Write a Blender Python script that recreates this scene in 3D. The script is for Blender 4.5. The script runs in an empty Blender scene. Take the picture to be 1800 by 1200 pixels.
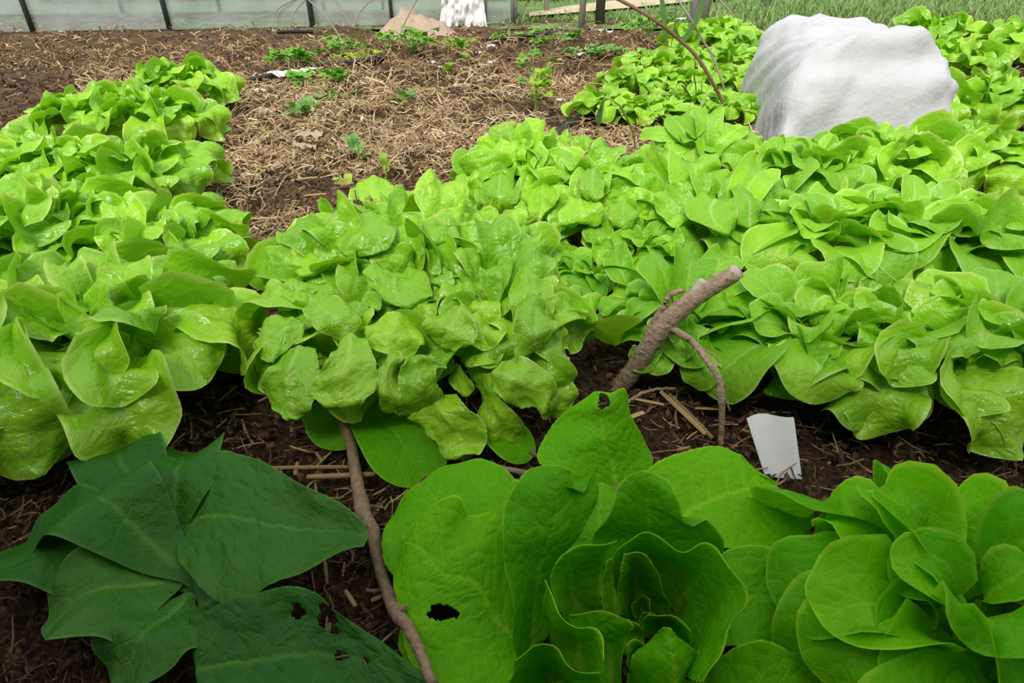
import bpy, math, random
import numpy as np
from mathutils import Vector

C = bpy.context.scene.collection
SC = bpy.context.scene
# ------------------------------------------------------------------ camera
F, TH, CH = 1050.0, math.radians(32.2), 0.65       # focal length in pixels, pitch, camera height
cam = bpy.data.cameras.new('camera'); cam.sensor_fit = 'HORIZONTAL'; cam.sensor_width = 36.0
cam.lens = 36.0 * F / 1800.0; cam.clip_start = 0.02; cam.clip_end = 300
co = bpy.data.objects.new('camera', cam); C.objects.link(co)
co.location = (0, 0, CH); co.rotation_euler = (math.pi / 2 - TH, 0, 0)
SC.camera = co
# ------------------------------------------------------------------ sky, sun, exposure
W = bpy.data.worlds.new('overcast_sky'); SC.world = W; W.use_nodes = True
wn = W.node_tree.nodes; wl = W.node_tree.links
bg = wn['Background']; bg.inputs['Color'].default_value = (0.93, 0.97, 1.0, 1); bg.inputs['Strength'].default_value = 1.05
# CIE overcast sky: three times brighter overhead than at the horizon
tcw = wn.new('ShaderNodeTexCoord'); sxw = wn.new('ShaderNodeSeparateXYZ'); rw = wn.new('ShaderNodeValToRGB')
wl.new(tcw.outputs['Generated'], sxw.inputs[0]); wl.new(sxw.outputs[2], rw.inputs[0]); wl.new(rw.outputs[0], bg.inputs['Color'])
rw.color_ramp.elements[0].color = (.36, .38, .40, 1); rw.color_ramp.elements[1].color = (1.0, 1.02, 1.04, 1)
sl = bpy.data.lights.new('sun', 'SUN'); sl.energy = 3.0; sl.angle = math.radians(22); sl.color = (1.0, 0.96, 0.88)
so = bpy.data.objects.new('sun', sl); C.objects.link(so)
so.rotation_euler = Vector((0.25, 0.75, -1.0)).to_track_quat('-Z', 'Y').to_euler()
SC.view_settings.view_transform = 'Standard'; SC.view_settings.look = 'None'
SC.view_settings.gamma = 1.0; SC.view_settings.use_curve_mapping = False
SC.view_settings.exposure = 0.0
# ------------------------------------------------------------------ helpers
RS = np.random.RandomState(7)
ct, st = math.cos(TH), math.sin(TH)

def ray(px, py):
    u = (px - 900.0) / F; v = (600.0 - py) / F
    return np.array([u, ct + v * st, -st + v * ct])

def at(px, py, z=0.0):                              # pixel + height -> world point
    d = ray(px, py); t = (z - CH) / d[2]
    return np.array([0, 0, CH]) + d * t

def atd(px, py, dep):                               # pixel + distance along the view axis -> world point
    return np.array([0, 0, CH]) + ray(px, py) * dep

def tag(o, label=None, cat=None, group=None, kind=None):
    if label: o['label'] = label
    if cat: o['category'] = cat
    if group: o['group'] = group
    if kind: o['kind'] = kind
    return o

def empty(name, loc, label=None, cat=None, group=None):
    o = bpy.data.objects.new(name, None); o.empty_display_size = 0.05; o.location = loc
    C.objects.link(o); tag(o, label, cat, group); return o

def mesh_np(name, V, Fc, uv=None, col=None, smooth=True):
    V = np.asarray(V, np.float32); Fc = np.asarray(Fc, np.int32)
    me = bpy.data.meshes.new(name); k = Fc.shape[1]; nf = len(Fc)
    me.vertices.add(len(V)); me.vertices.foreach_set('co', V.ravel())
    me.loops.add(nf * k); me.loops.foreach_set('vertex_index', Fc.ravel())
    me.polygons.add(nf); me.polygons.foreach_set('loop_start', np.arange(0, nf * k, k, dtype=np.int32))
    me.polygons.foreach_set('use_smooth', np.full(nf, smooth, dtype=bool))
    if uv is not None:
        ul = me.uv_layers.new(name='UVMap'); ul.data.foreach_set('uv', np.asarray(uv, np.float32)[Fc.ravel()].ravel())
    if col is not None:
        a = me.color_attributes.new('tint', 'FLOAT_COLOR', 'POINT')
        a.data.foreach_set('color', np.asarray(col, np.float32).ravel())
    me.update(calc_edges=True)
    return me

def obj(name, me, mat, parent=None):
    o = bpy.data.objects.new(name, me)
    if mat and not me.materials: me.materials.append(mat)
    if parent is not None: o.parent = parent
    C.objects.link(o); return o

def spline(P, n, pw=0.5, dense=1.0):                # centripetal Catmull-Rom through P (k,d) -> n samples
    P = np.asarray(P, float); k = len(P)
    d = np.maximum(np.linalg.norm(np.diff(P[:, :3], axis=0), axis=1), 1e-6) ** pw
    t = np.concatenate([[0], np.cumsum(d)]); s = np.linspace(0, 1, n) if np.isscalar(n) else n
    s = s * t[-1]
    m = np.zeros_like(P)
    for i in range(k):
        if i == 0: m[i] = (P[1] - P[0]) / d[0]
        elif i == k - 1: m[i] = (P[-1] - P[-2]) / d[-1]
        else:
            a = (P[i] - P[i-1]) / d[i-1]; b = (P[i+1] - P[i]) / d[i]
            m[i] = (a * d[i] + b * d[i-1]) / (d[i] + d[i-1])
    i = np.clip(np.searchsorted(t, s, 'right') - 1, 0, k - 2)
    h = d[i]; x = ((s - t[i]) / h)[:, None]; h = h[:, None]
    return ((2*x**3 - 3*x**2 + 1) * P[i] + (x**3 - 2*x**2 + x) * h * m[i] + (-2*x**3 + 3*x**2) * P[i+1] + (x**3 - x**2) * h * m[i+1])

def grid_faces(n, m):
    i, j = np.meshgrid(np.arange(n - 1), np.arange(m - 1), indexing='ij'); a = (i * m + j).ravel()
    return np.stack([a, a + 1, a + m + 1, a + m], 1)

def nrm(v):
    return v / np.maximum(np.linalg.norm(v, axis=-1, keepdims=True), 1e-9)

def gnormals(P):
    return nrm(np.cross(np.gradient(P, axis=1), np.gradient(P, axis=0)))

def vnoise(x, y, seed):                             # smooth value noise, vectorised
    r = np.random.RandomState(seed); T = r.rand(64, 64)
    xi = np.floor(x).astype(int); yi = np.floor(y).astype(int); fx = x - xi; fy = y - yi
    fx = fx*fx*(3-2*fx); fy = fy*fy*(3-2*fy)
    g = lambda a, b: T[a % 64, b % 64]
    return (g(xi, yi)*(1-fx)+g(xi+1, yi)*fx)*(1-fy) + (g(xi, yi+1)*(1-fx)+g(xi+1, yi+1)*fx)*fy

def tube(P, r, k=8, cap=True, twist=0.0, bump=0.0, seed=0):
    """P (n,3), r scalar or (n,) -> verts, quad faces"""
    P = np.asarray(P, float); n = len(P); r = np.broadcast_to(np.asarray(r, float), (n,))
    T = nrm(np.gradient(P, axis=0)); ref = np.array([0.31, 0.17, 0.93])
    if abs(np.mean(T @ ref)) > 0.85: ref = np.array([0.93, 0.31, 0.17])
    A = nrm(np.cross(T, ref)); B = np.cross(T, A)
    th = np.linspace(0, 2*math.pi, k, endpoint=False)
    rr = r[:, None] * np.ones(k)
    if bump:
        q = np.random.RandomState(seed); rr = rr * (1 + bump * (q.rand(n, k) - 0.5))
    V = P[:, None] + rr[..., None] * (np.cos(th)[None, :, None] * A[:, None] + np.sin(th)[None, :, None] * B[:, None])
    V = V.reshape(-1, 3); Fc = []
    for i in range(n - 1):
        for j in range(k):
            Fc.append((i*k+j, i*k+(j+1) % k, (i+1)*k+(j+1) % k, (i+1)*k+j))
    if cap:
        for base, s in ((0, 1), ((n-1)*k, -1)):
            c = len(V); V = np.vstack([V, P[0] if base == 0 else P[-1]])
            for j in range(0, k, 2):
                q = (base+j, base+(j+1) % k, base+(j+2) % k)
                Fc.append((c, *q) if s < 0 else (c, *q[::-1]))
    return V, np.array(Fc)

def tube_obj(name, P, r, mat, parent=None, k=8, bump=0.0, seed=0):
    V, Fc = tube(P, r, k, True, 0, bump, seed)
    return obj(name, mesh_np(name, V, Fc), mat, parent)

# ------------------------------------------------------------------ materials
def new_mat(name):
    m = bpy.data.materials.new(name); m.use_nodes = True
    nt = m.node_tree; p = nt.nodes['Principled BSDF']; return m, nt, p

def N(nt, kind, **kw):
    n = nt.nodes.new(kind)
    for k, v in kw.items(): setattr(n, k, v)
    return n

def mathn(nt, op, a, b=None, c=None, clamp=False):
    n = nt.nodes.new('ShaderNodeMath'); n.operation = op; n.use_clamp = clamp
    for i, v in enumerate((a, b, c)):
        if v is None: continue
        if isinstance(v, (int, float)): n.inputs[i].default_value = v
        else: nt.links.new(v, n.inputs[i])
    return n.outputs[0]

def mixc(nt, f, a, b, mode='MIX'):
    n = nt.nodes.new('ShaderNodeMix'); n.data_type = 'RGBA'; n.blend_type = mode
    for s, v in ((n.inputs[0], f), (n.inputs[6], a), (n.inputs[7], b)):
        if isinstance(v, (int, float)): s.default_value = v
        elif isinstance(v, tuple): s.default_value = (*v, 1)
        else: nt.links.new(v, s)
    return n.outputs[2]

def ramp(nt, fac, stops):
    n = nt.nodes.new('ShaderNodeValToRGB'); e = n.color_ramp.elements
    while len(e) < len(stops): e.new(0.5)
    for x, (p, c) in zip(e, stops): x.position = p; x.color = (*c, 1)
    nt.links.new(fac, n.inputs[0]); return n.outputs[0]

def noise(nt, vec, scale, detail=4, rough=0.55, dim='3D'):
    n = nt.nodes.new('ShaderNodeTexNoise'); n.noise_dimensions = dim
    n.inputs['Scale'].default_value = scale; n.inputs['Detail'].default_value = detail; n.inputs['Roughness'].default_value = rough
    if vec is not None: nt.links.new(vec, n.inputs['Vector'])
    return n

def leaf_material(name, blade, young, rib, gloss=0.42, cell=75.0, vein=0.5, bump=0.5, trans=0.3, spec=.4, ribf=1.0):
    m, nt, p = new_mat(name); L = nt.links
    at_ = N(nt, 'ShaderNodeAttribute', attribute_name='tint'); sep = N(nt, 'ShaderNodeSeparateColor'); L.new(at_.outputs['Color'], sep.inputs[0])
    au, tt, rim = sep.outputs[0], sep.outputs[1], sep.outputs[2]
    uv = N(nt, 'ShaderNodeUVMap', uv_map='UVMap')
    oi = N(nt, 'ShaderNodeObjectInfo')
    w = noise(nt, uv.outputs[0], 38, 2, 0.5)
    off = N(nt, 'ShaderNodeVectorMath', operation='SCALE'); L.new(w.outputs['Color'], off.inputs[0]); off.inputs['Scale'].default_value = 0.012
    vv = N(nt, 'ShaderNodeVectorMath', operation='ADD'); L.new(uv.outputs[0], vv.inputs[0]); L.new(off.outputs[0], vv.inputs[1])
    vo = N(nt, 'ShaderNodeTexVoronoi', feature='DISTANCE_TO_EDGE', voronoi_dimensions='2D'); vo.inputs['Scale'].default_value = cell; L.new(vv.outputs[0], vo.inputs['Vector'])
    vo2 = N(nt, 'ShaderNodeTexVoronoi', feature='DISTANCE_TO_EDGE', voronoi_dimensions='2D'); vo2.inputs['Scale'].default_value = cell * 3.1; L.new(vv.outputs[0], vo2.inputs['Vector'])
    net = mathn(nt, 'SUBTRACT', 1.0, mathn(nt, 'MULTIPLY', vo.outputs[0], 14.0, clamp=True), clamp=True)
    net2 = mathn(nt, 'SUBTRACT', 1.0, mathn(nt, 'MULTIPLY', vo2.outputs[0], 9.0, clamp=True), clamp=True)
    sx = N(nt, 'ShaderNodeSeparateXYZ'); L.new(vv.outputs[0], sx.inputs[0])
    ax = mathn(nt, 'ABSOLUTE', mathn(nt, 'SUBTRACT', sx.outputs[0], 0.006))
    # side veins leaving the rib at an angle
    s = mathn(nt, 'SUBTRACT', sx.outputs[1], mathn(nt, 'MULTIPLY', ax, 0.85))
    fr = mathn(nt, 'ABSOLUTE', mathn(nt, 'SUBTRACT', mathn(nt, 'FRACT', mathn(nt, 'MULTIPLY', s, 42.0)), 0.5))
    side = mathn(nt, 'SUBTRACT', 1.0, mathn(nt, 'MULTIPLY', fr, 11.0, clamp=True), clamp=True)
    side = mathn(nt, 'MULTIPLY', side, mathn(nt, 'SUBTRACT', 1.0, mathn(nt, 'MULTIPLY', au, 1.15), clamp=True))
    ribw = mathn(nt, 'ADD', mathn(nt, 'MULTIPLY', mathn(nt, 'SUBTRACT', 1.0, tt), 0.007), 0.0012)
    ribm = mathn(nt, 'SUBTRACT', 1.0, mathn(nt, 'DIVIDE', ax, ribw), clamp=True)
    veins = mathn(nt, 'MAXIMUM', mathn(nt, 'MULTIPLY', net, 0.55), mathn(nt, 'MAXIMUM', side, mathn(nt, 'MULTIPLY', net2, 0.22)))
    mot = noise(nt, uv.outputs[0], 22, 5, 0.6)
    geo = N(nt, 'ShaderNodeTexCoord')
    c = mixc(nt, mathn(nt, 'MULTIPLY', mathn(nt, 'SUBTRACT', mot.outputs['Fac'], 0.35), 1.6, clamp=True), blade, young)
    c = mixc(nt, mathn(nt, 'MULTIPLY', veins, vein), c, rib)
    c = mixc(nt, mathn(nt, 'MULTIPLY', mathn(nt, 'MULTIPLY', ribm, ribf), mathn(nt, 'SUBTRACT', 1.05, mathn(nt, 'MULTIPLY', tt, 0.8)), clamp=True), c, rib)
    c = mixc(nt, mathn(nt, 'MULTIPLY', rim, 0.9), c, rib)
    hsv = N(nt, 'ShaderNodeHueSaturation'); L.new(c, hsv.inputs['Color'])
    L.new(mathn(nt, 'ADD', mathn(nt, 'MULTIPLY', oi.outputs['Random'], 0.30), 0.85), hsv.inputs['Value'])
    L.new(mathn(nt, 'ADD', mathn(nt, 'MULTIPLY', oi.outputs['Random'], -0.018), 0.509), hsv.inputs['Hue'])
    c = hsv.outputs[0]
    L.new(c, p.inputs['Base Color']); p.inputs['Roughness'].default_value = gloss
    p.inputs['Specular IOR Level'].default_value = spec
    h = mathn(nt, 'ADD', mathn(nt, 'MULTIPLY', mathn(nt, 'MINIMUM', vo.outputs[0], 0.35), 1.6), mathn(nt, 'MULTIPLY', vo2.outputs[0], 0.35))
    h = mathn(nt, 'SUBTRACT', h, mathn(nt, 'MULTIPLY', side, 0.35))
    h = mathn(nt, 'ADD', h, mathn(nt, 'MULTIPLY', mot.outputs['Fac'], 0.6))
    b = N(nt, 'ShaderNodeBump'); b.inputs['Strength'].default_value = bump; b.inputs['Distance'].default_value = 0.004; L.new(h, b.inputs['Height'])
    L.new(b.outputs[0], p.inputs['Normal'])
    tr = N(nt, 'ShaderNodeBsdfTranslucent'); L.new(mixc(nt, 1.0, c, (1.05, 1.0, 0.5), 'MULTIPLY'), tr.inputs['Color']); L.new(b.outputs[0], tr.inputs['Normal'])
    mx = N(nt, 'ShaderNodeMixShader'); mx.inputs[0].default_value = trans
    L.new(p.outputs[0], mx.inputs[1]); L.new(tr.outputs[0], mx.inputs[2]); L.new(mx.outputs[0], nt.nodes['Material Output'].inputs[0])
    return m

M = {}
M['oak'] = leaf_material('oakleaf_lettuce_leaf', (.285, .645, .016), (.45, .79, .05), (.66, .86, .20), .27, 70, .24, .42, .27, .58, .42)
M['butter'] = leaf_material('butterhead_leaf', (.275, .645, .02), (.41, .76, .05), (.64, .84, .24), .36, 60, .36, .35, .32)
M['front'] = leaf_material('large_butterhead_leaf', (.142, .56, .003), (.20, .66, .006), (.46, .80, .05), .46, 62, .40, .38, .42, .12, .65)
M['deep'] = leaf_material('deeper_butterhead_leaf', (.20, .56, .012), (.31, .68, .03), (.55, .78, .16), .38, 60, .36, .35, .32, .35)
M['dark'] = leaf_material('dark_green_leaf', (.032, .150, .014), (.055, .20, .016), (.10, .28, .035), .42, 46, .35, .45, .18, .2)
M['weed'] = leaf_material('weed_leaf', (.15, .40, .07), (.22, .50, .10), (.36, .58, .2), .45, 90, .3, .3, .25)
M['yellow'] = leaf_material('celery_leaf', (.40, .64, .05), (.58, .76, .10), (.5, .65, .16), .45, 90, .3, .3, .3)
M['parsley'] = leaf_material('parsley_leaf', (.16, .46, .03), (.26, .58, .05), (.40, .6, .14), .45, 90, .3, .3, .25)
M['leek'] = leaf_material('leek_leaf', (.24, .46, .20), (.34, .56, .26), (.32, .46, .22), .45, 90, .1, .1, .2)

def simple(name, col, rough=0.7, var=0.25, scale=60, bump=0.3, spec=0.3, metal=0.0, attr=False, obrand=0.0, dist=0.003):
    m, nt, p = new_mat(name); L = nt.links
    tc = N(nt, 'ShaderNodeTexCoord'); n = noise(nt, tc.outputs['Object'], scale, 5, 0.6)
    if attr:
        a = N(nt, 'ShaderNodeAttribute', attribute_name='tint'); base = a.outputs['Color']
    else: base = col
    c = mixc(nt, n.outputs['Fac'], base, (0.5, 0.5, 0.5), 'MULTIPLY') if False else None
    mul = mathn(nt, 'ADD', mathn(nt, 'MULTIPLY', n.outputs['Fac'], var * 2), 1.0 - var)
    v = N(nt, 'ShaderNodeVectorMath', operation='SCALE')
    if attr: L.new(base, v.inputs[0])
    else: v.inputs[0].default_value = col
    if obrand:
        oi = N(nt, 'ShaderNodeObjectInfo'); mul = mathn(nt, 'MULTIPLY', mul, mathn(nt, 'ADD', mathn(nt, 'MULTIPLY', oi.outputs['Random'], obrand * 2), 1 - obrand))
    L.new(mul, v.inputs['Scale']); L.new(v.outputs[0], p.inputs['Base Color'])
    p.inputs['Roughness'].default_value = rough; p.inputs['Specular IOR Level'].default_value = spec; p.inputs['Metallic'].default_value = metal
    if bump:
        b = N(nt, 'ShaderNodeBump'); b.inputs['Strength'].default_value = bump; b.inputs['Distance'].default_value = dist
        L.new(n.outputs['Fac'], b.inputs['Height']); L.new(b.outputs[0], p.inputs['Normal'])
    return m

M['litter'] = simple('straw_litter', (.4, .3, .2), .75, .25, 220, .3, .2, attr=True)
M['straw'] = simple('straw_stalk', (.42, .29, .13), .65, .3, 150, .3, .3, obrand=.45)
M['chip'] = simple('wood_chip', (.36, .23, .12), .75, .3, 150, .4, .2, obrand=.5)
M['bark'] = simple('grey_brown_bark', (.47, .35, .24), .85, .8, 110, 1.0, .15, dist=.008)
M['bark_dark'] = simple('brown_twig_bark', (.30, .20, .125), .8, .7, 110, .8, .25, dist=.004)
M['twig'] = simple('bent_twig', (.22, .13, .08), .6, .3, 60, .3, .3)
M['wire'] = simple('grey_cane', (.33, .29, .24), .7, .25, 60, .2, .3)
M['cutwood'] = simple('pale_cut_wood', (.60, .52, .42), .8, .35, 160, .4, .2)
M['pipe'] = simple('black_pipe_plastic', (.022, .024, .028), .42, .2, 30, .05, .5)
M['white'] = simple('white_plastic', (.84, .84, .84), .5, .1, 40, .2, .4)
M['post_dark'] = simple('dark_steel_post', (.05, .065, .065), .5, .2, 40, .1, .5)
M['post_wood'] = simple('weathered_grey_wood', (.36, .34, .31), .85, .35, 25, .5, .2)
M['post_brown'] = simple('brown_wood', (.10, .085, .06), .85, .35, 25, .5, .2)
M['tan_cloth'] = simple('tan_cloth', (.48, .36, .27), .85, .2, 20, .3, .2)
M['field'] = simple('dry_pale_field', (.62, .52, .36), .9, .2, 3, .1, .1)
M['blade'] = simple('meadow_grass', (.14, .26, .06), .6, .2, 30, 0, .2, attr=True)
M['bush'] = simple('hedge_foliage', (.07, .13, .04), .7, .4, 12, .4, .2)
M['shade_wood'] = simple('shade_boards', (.16, .12, .09), .85, .3, 14, .3, .2)  # boards of the added, unseen structure that shades the foreground

# mulch ground
m, nt, p = new_mat('mulch_soil'); M['soil'] = m
tc = N(nt, 'ShaderNodeTexCoord')
n1 = noise(nt, tc.outputs['Object'], 3.2, 5, .6); n2 = noise(nt, tc.outputs['Object'], 90, 6, .7)
c1 = ramp(nt, n2.outputs['Fac'], [(.30, (.016, .009, .006)), (.5, (.07, .04, .024)), (.68, (.20, .12, .065))])
c2 = ramp(nt, n2.outputs['Fac'], [(.34, (.035, .022, .013)), (.5, (.13, .08, .045)), (.66, (.34, .235, .13))])
sxyz = N(nt, 'ShaderNodeSeparateXYZ'); nt.links.new(tc.outputs['Object'], sxyz.inputs[0])
far = mathn(nt, 'MULTIPLY', mathn(nt, 'SUBTRACT', sxyz.outputs[1], 0.9), 0.9, clamp=True)
fm = mathn(nt, 'MULTIPLY', far, mathn(nt, 'MULTIPLY', mathn(nt, 'SUBTRACT', n1.outputs['Fac'], .36), 5.0, clamp=True))
nt.links.new(mixc(nt, fm, c1, c2), p.inputs['Base Color']); p.inputs['Roughness'].default_value = .9; p.inputs['Specular IOR Level'].default_value = .15
b = N(nt, 'ShaderNodeBump'); b.inputs['Strength'].default_value = .9; b.inputs['Distance'].default_value = .01
nt.links.new(n2.outputs['Fac'], b.inputs['Height']); nt.links.new(b.outputs[0], p.inputs['Normal'])

m, nt, p = new_mat('meadow_turf'); M['turf'] = m
tc = N(nt, 'ShaderNodeTexCoord'); n1 = noise(nt, tc.outputs['Object'], 1.6, 6, .65)
nt.links.new(ramp(nt, n1.outputs['Fac'], [(.3, (.06, .13, .03)), (.5, (.13, .24, .055)), (.7, (.24, .32, .10))]), p.inputs['Base Color']); p.inputs['Roughness'].default_value = .9

m, nt, p = new_mat('polytunnel_film'); M['film'] = m
p.inputs['Base Color'].default_value = (.80, .85, .86, 1); p.inputs['Roughness'].default_value = .25
tb = N(nt, 'ShaderNodeBsdfTransparent'); tb.inputs[0].default_value = (.88, .94, .92, 1)
tl = N(nt, 'ShaderNodeBsdfTranslucent'); tl.inputs[0].default_value = (.85, .9, .9, 1)
m1 = N(nt, 'ShaderNodeMixShader'); m1.inputs[0].default_value = .4; nt.links.new(p.outputs[0], m1.inputs[1]); nt.links.new(tl.outputs[0], m1.inputs[2])
tc = N(nt, 'ShaderNodeTexCoord'); n1 = noise(nt, tc.outputs['Object'], 2.2, 4, .6)
m2 = N(nt, 'ShaderNodeMixShader'); nt.links.new(mathn(nt, 'ADD', mathn(nt, 'MULTIPLY', n1.outputs['Fac'], .9), .08, clamp=True), m2.inputs[0])
nt.links.new(m1.outputs[0], m2.inputs[1]); nt.links.new(tb.outputs[0], m2.inputs[2]); nt.links.new(m2.outputs[0], nt.nodes['Material Output'].inputs[0])

m, nt, p = new_mat('white_fleece'); M['fleece'] = m
p.inputs['Base Color'].default_value = (.60, .60, .63, 1); p.inputs['Roughness'].default_value = .85
tc = N(nt, 'ShaderNodeTexCoord'); n1 = noise(nt, tc.outputs['Object'], 9, 6, .65)
b = N(nt, 'ShaderNodeBump'); b.inputs['Strength'].default_value = .6; b.inputs['Distance'].default_value = .02
nt.links.new(n1.outputs['Fac'], b.inputs['Height']); nt.links.new(b.outputs[0], p.inputs['Normal'])

# ------------------------------------------------------------------ ground
MOUNDS = []
for (px, py, h, r) in ((520, 330, .05, .22), (690, 110, .07, .7), (760, 270, .03, .2), (1010, 85, .12, .9), (480, 90, .05, .8),
                       (870, 190, .03, .35), (560, 200, .03, .3), (1060, 215, .02, .2), (640, 285, -.03, .12), (480, 460, .02, .12)):
    q = at(px, py); MOUNDS.append((q[0], q[1], h, r))

def G(x, y):
    x = np.asarray(x, float); y = np.asarray(y, float)
    z = .03 * (vnoise(x*3+50, y*3+50, 3) - .5) + .022 * (vnoise(x*9+90, y*9+90, 4) - .5) * (1 + np.clip(y - 1.5, 0, 2.5) * .8) + .008 * (vnoise(x*31+90, y*31+90, 5) - .5)
    for (a, b_, h, r) in MOUNDS: z = z + h * np.exp(-((x-a)**2 + (y-b_)**2) / r**2)
    return z - .01

def Gp(px, py, dz=0.0):
    q = at(px, py, 0)
    for _ in range(4): q = at(px, py, float(G(q[0], q[1])) + dz)
    return q

ys = np.concatenate([np.arange(.1, 2.6, .022), np.geomspace(2.6, 11.5, 150)])
us = np.linspace(-1.25, 1.25, 260)
X = us[None, :] * (ys[:, None] + .55); Y = np.repeat(ys[:, None], len(us), 1)
Z = G(X, Y) - .012
ground = obj('ground', mesh_np('ground', np.stack([X, Y, Z], -1).reshape(-1, 3), grid_faces(len(ys), len(us))), M['soil'])
tag(ground, 'brown mulched soil of the vegetable bed, strewn with straw', kind='structure')

def flat(name, x0, x1, y0, y1, z, mat, label, cat=None, n=24, amp=0.0):
    gx, gy = np.meshgrid(np.linspace(x0, x1, n), np.linspace(y0, y1, n), indexing='ij')
    gz = z + amp * (vnoise(gx*.4+20, gy*.4+20, 9) - .5)
    o = obj(name, mesh_np(name, np.stack([gx, gy, gz], -1).reshape(-1, 3), grid_faces(n, n)[:, ::-1]), mat); tag(o, label, kind='structure'); return o
flat('meadow', -60, 60, 8.2, 90, -.02, M['turf'], 'green meadow behind the vegetable garden', amp=.05)
field = obj('dry_field', mesh_np('dry_field', [at(*a, .03) for a in ((1400,-16),(1230,1),(1110,13),(1020,21),(930,28),(930,22),(1000,10),(1100,-2),(1200,-12),(1300,-20))], [tuple(range(10))]), M['field']); tag(field, 'pale dry field beyond the grass', kind='structure')
flat('soil_behind_camera', -4, 4, -4, .35, -.03, M['soil'], 'bare soil on the near side of the bed')

# ------------------------------------------------------------------ unseen slab, back and posts added behind the camera to shade the near plants
def box(name, x0, x1, y0, y1, z0, z1, mat, parent=None):
    V = [(x, y, z) for x in (x0, x1) for y in (y0, y1) for z in (z0, z1)]
    Fc = [(0, 1, 3, 2), (4, 6, 7, 5), (0, 4, 5, 1), (2, 3, 7, 6), (0, 2, 6, 4), (1, 5, 7, 3)]
    return obj(name, mesh_np(name, V, Fc, smooth=False), mat, parent)
SHADE_Y = -.58
shade_roof = box('shade_roof', -4.5, 4.5, -3.2, SHADE_Y, 1.95, 2.03, M['shade_wood']); tag(shade_roof, 'added overhead slab behind the camera, shading the near plants', kind='structure')
wb = box('shade_back', -4.5, 4.5, -3.3, -3.2, 0, 2.03, M['shade_wood']); tag(wb, 'added upright back of the shading slab, behind the camera', kind='structure')
for i, x in enumerate((-3.6, 3.6)):
    q = box('shade_post_%d' % (i + 1), x-.05, x+.05, SHADE_Y-.3, SHADE_Y-.2, 0, 1.95, M['shade_wood']); tag(q, 'added square post carrying the overhead shading slab', kind='structure')

# ------------------------------------------------------------------ leaves
def leaf_mesh(name, P, flatc, au, tt, rim, thick=0.0, keep=None):
    n, m = P.shape[:2]
    Fc = grid_faces(n, m)
    uv = flatc.reshape(-1, 2); col = np.stack([au, tt, rim, np.ones_like(au)], -1).reshape(-1, 4)
    V = P.reshape(-1, 3)
    if keep is not None:
        k = keep.reshape(-1); Fc = Fc[k[Fc].all(1)]
    if thick:
        Nn = gnormals(P).reshape(-1, 3); nv = len(V)
        V = np.vstack([V, V - Nn * thick])
        e = np.concatenate([Fc[:, [0, 1]], Fc[:, [1, 2]], Fc[:, [2, 3]], Fc[:, [3, 0]]])
        key = e[:, 0].astype(np.int64) * nv + e[:, 1]; rev = e[:, 1].astype(np.int64) * nv + e[:, 0]
        bd = e[~np.isin(key, rev)]
        side = np.stack([bd[:, 1], bd[:, 0], bd[:, 0] + nv, bd[:, 1] + nv], 1)
        Fc = np.vstack([Fc, Fc[:, ::-1] + nv, side]); uv = np.vstack([uv, uv]); col = np.vstack([col, col])
    return mesh_np(name, V, Fc, uv, col)

def blister(x, y, c, rs):
    """pillowy cells between the veins of a crinkled leaf"""
    x0, x1, y0, y1 = x.min(), x.max(), y.min(), y.max()
    k = max(4, min(220, int((x1-x0)*(y1-y0) / c**2)))
    sx = rs.uniform(x0, x1, k); sy = rs.uniform(y0, y1, k); a = rs.uniform(.3, 1.0, k)
    d = ((x[..., None]-sx)**2 + (y[..., None]-sy)**2) / (c*.75)**2
    w = np.exp(-d * 1.3) * a; return .7 * w.max(-1) + .3 * w.sum(-1) / (.6 + w.sum(-1))

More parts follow.
